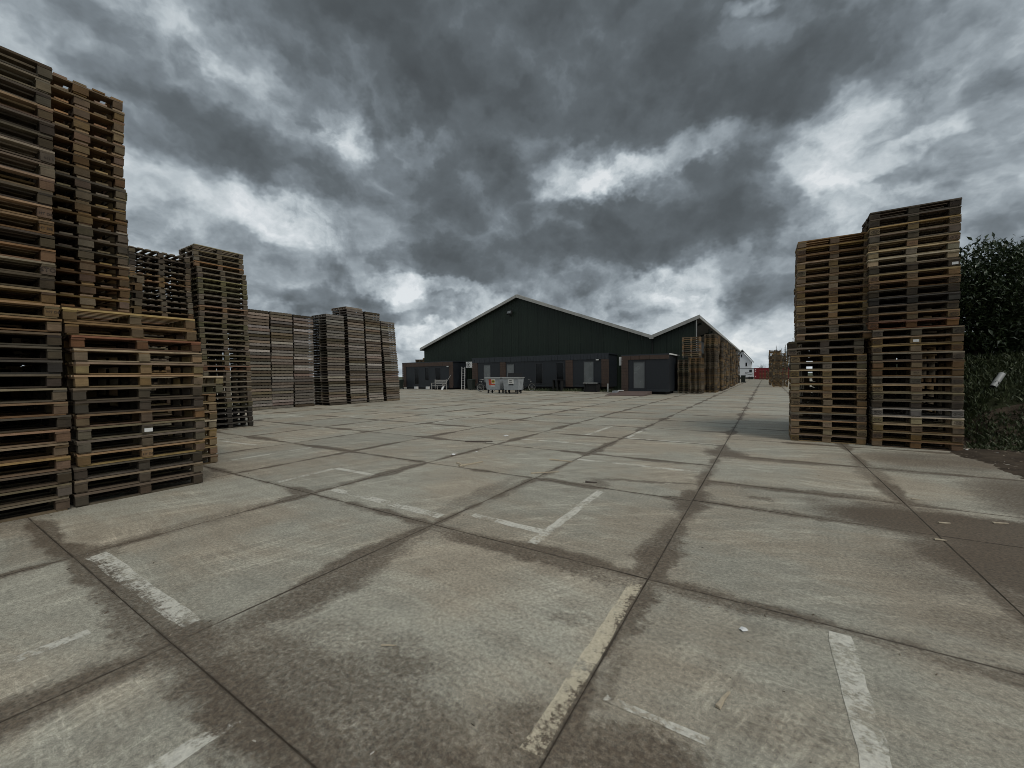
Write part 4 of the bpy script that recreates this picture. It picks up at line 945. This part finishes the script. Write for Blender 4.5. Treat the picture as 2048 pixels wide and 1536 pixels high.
blades('weeds', [(rnd.uniform(-18.5, -9.2), 31.9+rnd.uniform(-.5, .35), 0) for _ in range(900)], .08, .32, 'grass', 'weeds growing along the foot of the long cabin', .8, .02)
pts = []
while len(pts) < 34000:
    x, y = 2.9+6.5*rnd.random()**1.4, 10.35+5.0*rnd.random()
    if fbm(x*1.3, y*1.3, 3, 5) > .30+.22*rnd.random(): pts.append((x, y, bank_h(x, y)-.03))
blades('grass', pts, .04, .14, 'grass', 'short rough grass and ground cover on the bank', 1.2, .014)

def leaf_cloud(lobes, n, size, name, mat, parent, droop=.2, hollow=.55):
    V = []; Fc = []; Tn = []
    wts = [l[3]*l[4]*l[5] for l in lobes]; tot = sum(wts)
    for l, w in zip(lobes, wts):
        cx, cy, cz, rx, ry, rz = l
        for _ in range(int(n*w/tot)):
            d = Vector((rnd.gauss(0, 1), rnd.gauss(0, 1), rnd.gauss(0, 1))).normalized(); r = (hollow+(1-hollow)*rnd.random()**.6)*(1+.16*math.sin(d.x*7+cx)*math.sin(d.y*6+cy*2)+.10*math.sin(d.z*9))
            if rnd.random() < .05: r *= 1.10
            p = Vector((cx+d.x*rx*r, cy+d.y*ry*r, cz+d.z*rz*r))
            ax = (d*.6+Vector((rnd.uniform(-1, 1), rnd.uniform(-1, 1), rnd.uniform(-.5, 1.0)))).normalized(); sd_ = ax.cross(Vector((rnd.uniform(-.6, .6), rnd.uniform(-.6, .6), 1))).normalized(); up = sd_.cross(ax)
            Lh = size*rnd.uniform(.65, 1.3); wd = Lh*rnd.uniform(.15, .21); k = len(V)
            a = p; t = p+ax*Lh-up*(Lh*droop*rnd.random()); m1 = p+ax*(Lh*.45)+up*(Lh*.05)
            V += [tuple(a), tuple(m1+sd_*wd+up*wd*.4), tuple(t), tuple(m1-sd_*wd+up*wd*.4), tuple(m1)]
            Fc += [(k, k+1, k+4), (k+1, k+2, k+4), (k+2, k+3, k+4), (k+3, k, k+4)]; q = rnd.random(); Tn += [q]*4
    me = bpy.data.meshes.new(name); me.from_pydata(V, [], Fc); at = me.attributes.new('tone', 'FLOAT', 'FACE'); at.data.foreach_set('value', Tn); me.materials.append(MAT[mat])
    o = bpy.data.objects.new(name, me); col.objects.link(o); o.parent = parent; return o
def shrub(loc, label, lobes, n):
    o = tag(empty('laurel_shrub', loc), label, 'shrub', 'laurel shrubs on the bank')
    leaf_cloud(lobes, n, .125, 'crown', 'leaf', o)
    for l in lobes:
        for q in range(2):
            MB().tube([(rnd.uniform(-.3, .3), rnd.uniform(-.3, .3), -.1), (l[0]*.5+rnd.uniform(-.1, .1), l[1]*.5, l[2]*.5), (l[0]+rnd.uniform(-.3, .3), l[1]+rnd.uniform(-.2, .2), l[2]+l[5]*.5)], .035, 5, True, .010).obj('stem', 'bark', o)
shrub((4.15, 13.3, bank_h(4.15, 13.3)), 'glossy dark laurel shrub rising just behind the higher stack beside the bank',
      [(-.3, 0, .95, .85, .8, 1.05), (.45, -.1, 1.15, .8, .8, 1.15), (.1, .4, 1.7, .8, .8, .85), (-.75, .3, 1.35, .6, .7, .8), (.1, .3, .45, 1.0, .7, .6), (.1, .9, 1.0, 1.1, .5, 1.1)], 22000)
shrub((5.85, 13.9, bank_h(5.85, 13.9)), 'broad dark laurel shrub running out of the picture above the bank',
      [(-.5, 0, 1.1, .95, .9, 1.1), (.5, 0, 1.3, .95, .9, 1.2), (0, .4, 1.9, .9, .8, .9), (1.4, .2, 1.3, 1.0, .9, 1.2), (-.4, .1, .45, 1.1, .8, .6), (0, .9, 1.0, 1.4, .5, 1.2)], 22000)

# pipe on the bank
def pbank(u, v):
    d = px_dir(u, v); t = 3.0
    while t < 40:
        p = Vector((0, 0, CAM_H))+d*t
        if p.z < bank_h(p.x, p.y): return p
        t += .02
    return Vector((0, 0, CAM_H))+d*12
pa, pb_ = pbank(1986, 780), pbank(2000, 760)
dirp = (pb_-pa).normalized(); pb_ = pa+dirp*.36
pi_ = tag(empty('pipe', pa), 'short grey white plastic pipe lying on the grassy bank', 'pipe')
b = MB(); b.tube([(0, 0, .06), tuple(dirp*.36+Vector((0, 0, .06)))], .050, 14, False); b.obj('tube', 'pipe', pi_, True)
b = MB(); b.tube([tuple(dirp*.002+Vector((0, 0, .06))), tuple(dirp*.30+Vector((0, 0, .06)))], .044, 14, True); b.obj('bore', 'black', pi_)

# ================================================================== far end of the lane
ho = tag(empty('house', (-4.6, 113, 0)), 'white gabled house beyond the far end of the lane', 'house')
b = MB(); b.prism([(-2.2, 0), (1.55, 0), (1.55, 4.2), (-.30, 6.6), (-2.2, 4.2)], 0, 9); fix_normals(b.obj('wall', 'whitewall', ho))
for (a, c) in (((-.30, 6.85), (1.95, 3.95)), ((-.30, 6.85), (-2.6, 3.95))):
    b = MB(); b.prism([a, c, (c[0], c[1]+.28), (a[0], a[1]+.28)], -.4, 9.4); fix_normals(b.obj('roof', 'roof', ho))
for (x, z, w, h) in ((-1.05, 3.0, .34, .9), (.55, 3.0, .34, .9), (-.45, 5.2, .26, .7)):
    f = MB().box(x-w/2-.06, x+w/2+.06, -.05, -.002, z-.06, z+h+.06).obj('window', 'whitewall', ho); MB().box(x-w/2, x+w/2, -.06, -.052, z, z+h).obj('pane', 'glass', f)
hb = tag(empty('house', (-9.2, 116, 0)), 'grey roofed house wing half behind the lane stacks', 'house')
b = MB(); b.prism([(-3, 0), (4.6, 0), (4.6, 4.4), (-3, 4.4)], 0, 7); fix_normals(b.obj('wall', 'whitewall', hb))
b = MB(); b.prism([(-3.2, 4.4), (4.9, 4.4), (3.2, 7.2), (-1.6, 7.2)], -.3, 7.3); fix_normals(b.obj('roof', 'roof', hb))
MB().box(1.9, 3.6, -.6, .3, 4.6, 6.3).obj('dormer', 'whitewall', hb)
tr = tag(empty('box_trailer', (-3.9, 100.5, 0)), 'white box trailer with a dark emblem across the end of the lane', 'trailer')
MB().box(-2.4, 1.72, 0, 2.4, .45, 2.28).obj('box_body', 'whitewall', tr); MB().box(-2.45, 1.76, -.03, 2.43, 2.28, 2.38).obj('top_rail', 'slate', tr)
MB().box(-2.3, 1.6, .2, 2.2, .12, .45).obj('underframe', 'black', tr)
for xx in (-1.9, -1.1, .9, 1.4): MB().tube([(xx, -.0, .30), (xx, .25, .30)], .30, 12).obj('wheel', 'rubber', tr)
em = MB().box(.85, 1.35, -.02, -.004, 1.5, 2.1).obj('emblem', 'slate', tr)
b = MB(); b.tube([(.1, -.02, 1.45), (.25, -.02, 1.25), (.7, -.02, 1.12), (1.2, -.02, 1.10), (1.6, -.02, 1.2)], .045, 5); b.tube([(.1, -.02, 1.45), (.3, -.02, 1.55), (.8, -.02, 1.5)], .03, 5); b.obj('emblem', 'slate', tr)
rcn = tag(empty('shipping_container', (.55, 100.6, 0)), 'red container standing beside the white box trailer', 'container')
MB().box(-2.68, 3.6, .05, 2.4, .12, 2.32).obj('body', 'red', rcn)
for k in range(24): MB().box(-2.55+k*.26, -2.43+k*.26, 0, .05, .22, 2.22).obj('rib', 'red', rcn)
MB().box(-2.70, 3.62, -.02, 2.42, 2.32, 2.42).obj('top_rail', 'red', rcn); MB().box(-2.70, 3.62, -.02, 2.42, .02, .12).obj('bottom_rail', 'black', rcn)
for z in (.60, 1.72, 2.08): MB().tube([(-2.45, -.03, z), (-2.45, .0, z)], .10, 10).obj('plate', 'whitewall', rcn)
for k, t in enumerate(('beside the last stack of the lane', 'standing free before the white trailer')):
    wheelie(-3.45+k*.72, 66.5-k*.6, R(0), f'dark wheelie bin {t}')
def spruce(x, y, h, r, label):
    o = tag(empty('spruce_tree', (x, y, 0)), label, 'tree', 'spruces behind the lane'); MB().tube([(0, 0, 0), (0, 0, h*.98)], .16, 6, True, .02).obj('trunk', 'bark', o)
    V = []; Fc = []; Tn = []
    z = h*.10
    while z < h:
        t = (z/h); rr = r*(1-t)**.85+.05; nb = 6+int(5*(1-t))
        for k in range(nb):
            a = rnd.uniform(0, 2*math.pi); L = rr*rnd.uniform(.65, 1.15); dz = -L*rnd.uniform(.15, .45); d = Vector((math.cos(a), math.sin(a), 0)); s = Vector((-d.y, d.x, 0))
            for q in range(5):
                f0, f1 = q/5, (q+1.3)/5; w = L*.17*(1-f0*.7); b_ = len(V); p0 = d*(L*f0)+Vector((0, 0, z+dz*f0)); p1 = d*(L*min(1, f1))+Vector((0, 0, z+dz*f1-rnd.uniform(0, .12)))
                V += [tuple(p0), tuple(p0*.5+p1*.5+s*w+Vector((0, 0, -w*.7))), tuple(p1), tuple(p0*.5+p1*.5-s*w+Vector((0, 0, -w*.7)))]; Fc += [(b_, b_+1, b_+2), (b_, b_+2, b_+3)]; tt = rnd.random(); Tn += [tt, tt]
        z += h*.028*rnd.uniform(.7, 1.3)
    me = bpy.data.meshes.new('crown'); me.from_pydata(V, [], Fc); at = me.attributes.new('tone', 'FLOAT', 'FACE'); at.data.foreach_set('value', Tn); me.materials.append(MAT['needle']); c = bpy.data.objects.new('crown', me); col.objects.link(c); c.parent = o
spruce(2.05, 112, 7.7, 1.9, 'tallest dark spruce at the end of the lane'); spruce(3.1, 114, 7.2, 1.5, 'slim spruce next to the tallest one'); spruce(3.9, 116, 8.2, 1.9, 'dark spruce half behind the lane stacks'); spruce(5.2, 112, 9.5, 2.2, 'high spruce behind the stacks near the lane')
bt = tag(empty('bare_tree', (-1.0, 118, 0)), 'small bare tree above the red container', 'tree')
MB().tube([(0, 0, 0), (.1, 0, 1.6), (.05, 0, 2.6)], .14, 6, True, .07).obj('trunk', 'bark', bt)
b = MB()
for k in range(46):
    a = rnd.uniform(0, 2*math.pi); e = rnd.uniform(.2, 1.4); L = rnd.uniform(.6, 1.5); s = Vector((.05, 0, rnd.uniform(1.6, 2.6))); d = Vector((math.cos(a)*math.cos(e), math.sin(a)*math.cos(e), math.sin(e)))
    mid = s+d*L*.5; b.tube([tuple(s), tuple(mid), tuple(mid+(d+Vector((rnd.uniform(-.5, .5), rnd.uniform(-.5, .5), .3))).normalized()*L*.6)], .035, 4, False, .008)
b.obj('crown', 'bark', bt)

# ================================================================== litter on the ground
def splinter(u0, u1, w, h, mat, label, z=.004):
    a, c = Vector((*u0, 0)), Vector((*u1, 0)); d = c-a; L = d.length; b = MB(); n = 4; ang = math.atan2(d.y, d.x)
    for i in range(n+1):
        t = i/n; ww = w*(1-.55*t)*rnd.uniform(.8, 1.15)/2; hh = h*(1-.4*t); oy = rnd.uniform(-.1, .1)*w
        b.v += [(L*t, oy-ww, 0), (L*t, oy+ww, 0), (L*t, oy+ww*.8, hh), (L*t, oy-ww*.7, hh*rnd.uniform(.7, 1.1))]
    b.f = [(3, 2, 1, 0), tuple(4*n+k for k in range(4))]
    for i in range(n): b.f += [(4*i+k, 4*i+(k+1) % 4, 4*i+4+(k+1) % 4, 4*i+4+k) for k in range(4)]
    o = fix_normals(b.obj('wood_splinter', mat, None, False, (a.x, a.y, z))); o.rotation_euler = (0, 0, ang); tag(o, label, 'splinter', 'wood splinters on the concrete')
splinter((-.17, 1.87), (-.135, 1.99), .022, .012, 'splinter', 'pale wedge shaped splinter lying between two painted lines')
splinter((-1.71, 1.395), (-1.64, 1.435), .010, .006, 'splinter', 'thin pale stick on the gritty stained slab')
splinter((-4.06, 4.86), (-3.92, 5.30), .05, .02, 'splinter', 'split pale board end lying across a joint')
splinter((-4.22, 5.02), (-3.98, 4.90), .05, .02, 'splinter', 'short pale splinter beside the split board end')
splinter((-3.05, 6.0), (-2.66, 6.02), .05, .018, 'splinter', 'straight pale lath lying near a painted line')
splinter((-2.86, 5.02), (-2.55, 5.30), .035, .012, 'splinter', 'bent pale sliver at a joint crossing')
splinter((-5.45, 6.75), (-4.95, 7.05), .06, .022, 'splinter_dark', 'long dark board piece lying in the open yard')
splinter((-2.0, 4.95), (-1.86, 5.0), .03, .02, 'splinter_dark', 'short dark stub beside a painted line')
for (p, q, l) in (((1.36, 5.25), (1.52, 5.32), 'pale sliver on the edge of the spilled soil'), ((1.78, 5.50), (1.98, 5.58), 'long pale sliver out on the spilled soil'), ((1.20, 4.72), (1.33, 4.74), 'small pale chip where soil meets the clean slab'), ((1.9, 4.5), (2.1, 4.55), 'pale sliver on the dark soil near the picture edge'), ((1.36, 6.1), (1.5, 6.08), 'broad pale chip on the slab amid the soil')):
    splinter(p, (p[0]*.45+q[0]*.55, p[1]*.45+q[1]*.55), .022, .010, 'splinter', l, .004)
def scrap(x, y, s, label):
    b = MB(); n = 7
    b.v = [(0, 0, s*.35)]+[(s*rnd.uniform(.5, 1)*math.cos(2*math.pi*k/n), s*rnd.uniform(.4, .8)*math.sin(2*math.pi*k/n), rnd.uniform(0, s*.25)) for k in range(n)]+[(0, 0, 0)]
    b.f = [(0, 1+k, 1+(k+1) % n) for k in range(n)]+[(n+1, 1+(k+1) % n, 1+k) for k in range(n)]
    o = b.obj('paper_scrap', 'paper', None, False, (x, y, .004)); o.rotation_euler = (0, 0, rnd.uniform(0, 6)); tag(o, label, 'litter', 'white scraps on the ground')
scrap(-.10, 2.52, .030, 'crumpled white scrap on the slab beside a painted line'); scrap(-4.75, 5.52, .07, 'white crumpled scrap on a joint in mid yard'); scrap(-4.55, 5.95, .03, 'tiny white scrap just beyond the crumpled one'); scrap(-5.12, 7.85, .08, 'white scrap lying farther out in the yard')
scrap(2.98, 10.2, .09, 'white litter at the foot of the higher hedge side stack'); scrap(3.5, 10.35, .06, 'white litter among the twigs under the bank')
# chips and grit
def debris():
    V = []; Fc = []
    def chip(x, y, z, s):
        k = len(V); a = rnd.uniform(0, 6.28); l, w = s*rnd.uniform(.6, 1.8), s*rnd.uniform(.2, .6); h = s*rnd.uniform(.15, .5); ca, sa = math.cos(a), math.sin(a)
        for (p, q, r_) in ((-l, -w, 0), (l, -w, 0), (l*.8, w, 0), (-l*.9, w, 0), (-l*.7, -w*.6, h), (l*.8, -w*.5, h), (l*.5, w*.6, h), (-l*.6, w*.6, h)): V.append((x+p*ca-q*sa, y+p*sa+q*ca, z+r_))
        Fc.extend([tuple(k+i for i in f) for f in BOXF])
    for _ in range(420):
        t = rnd.random()
        if t < .45: i = rnd.randrange(-4, 3); chip(-4.687+2*i+rnd.gauss(0, .10), rnd.uniform(.6, 9), .001, rnd.uniform(.004, .010))
        elif t < .8: j = rnd.randrange(0, 4); chip(rnd.uniform(-7, 1.2), .824+2*j+rnd.gauss(0, .10), .001, rnd.uniform(.004, .010))
        else: chip(rnd.uniform(-2.5, .2), rnd.uniform(.7, 3), .001, rnd.uniform(.002, .006))
    for _ in range(1500):
        x, y = rnd.uniform(.8, 5), rnd.uniform(3.2, 10.6); m_ = soil_h(x, y)
        if m_ > .05: chip(x, y, min(.035, m_*.075)+bank_h(x, y), rnd.uniform(.004, .016))
    for _ in range(260): x = rnd.uniform(2.95, 5.0); y = 10.35+rnd.gauss(0, .14); chip(x, y, bank_h(x, y)+.02, rnd.uniform(.010, .035))
    me = bpy.data.meshes.new('debris'); me.from_pydata(V, [], Fc)
    mt, n = new_mat('chips'); p = n.new('ShaderNodeNewGeometry'); r_ = p.outputs['Random Per Island']
    n.put(n.bsdf.inputs['Base Color'], n.ramp(r_, [(.0, (.05, .04, .03)), (.5, (.13, .10, .07)), (.85, (.30, .25, .18)), (1.0, (.5, .48, .44))])); n.bsdf.inputs['Roughness'].default_value = .9
    me.materials.append(mt); o = bpy.data.objects.new('debris', me); col.objects.link(o); tag(o, 'wood chips and grit scattered in the joints and on the soil', 'debris', kind='stuff')
debris()
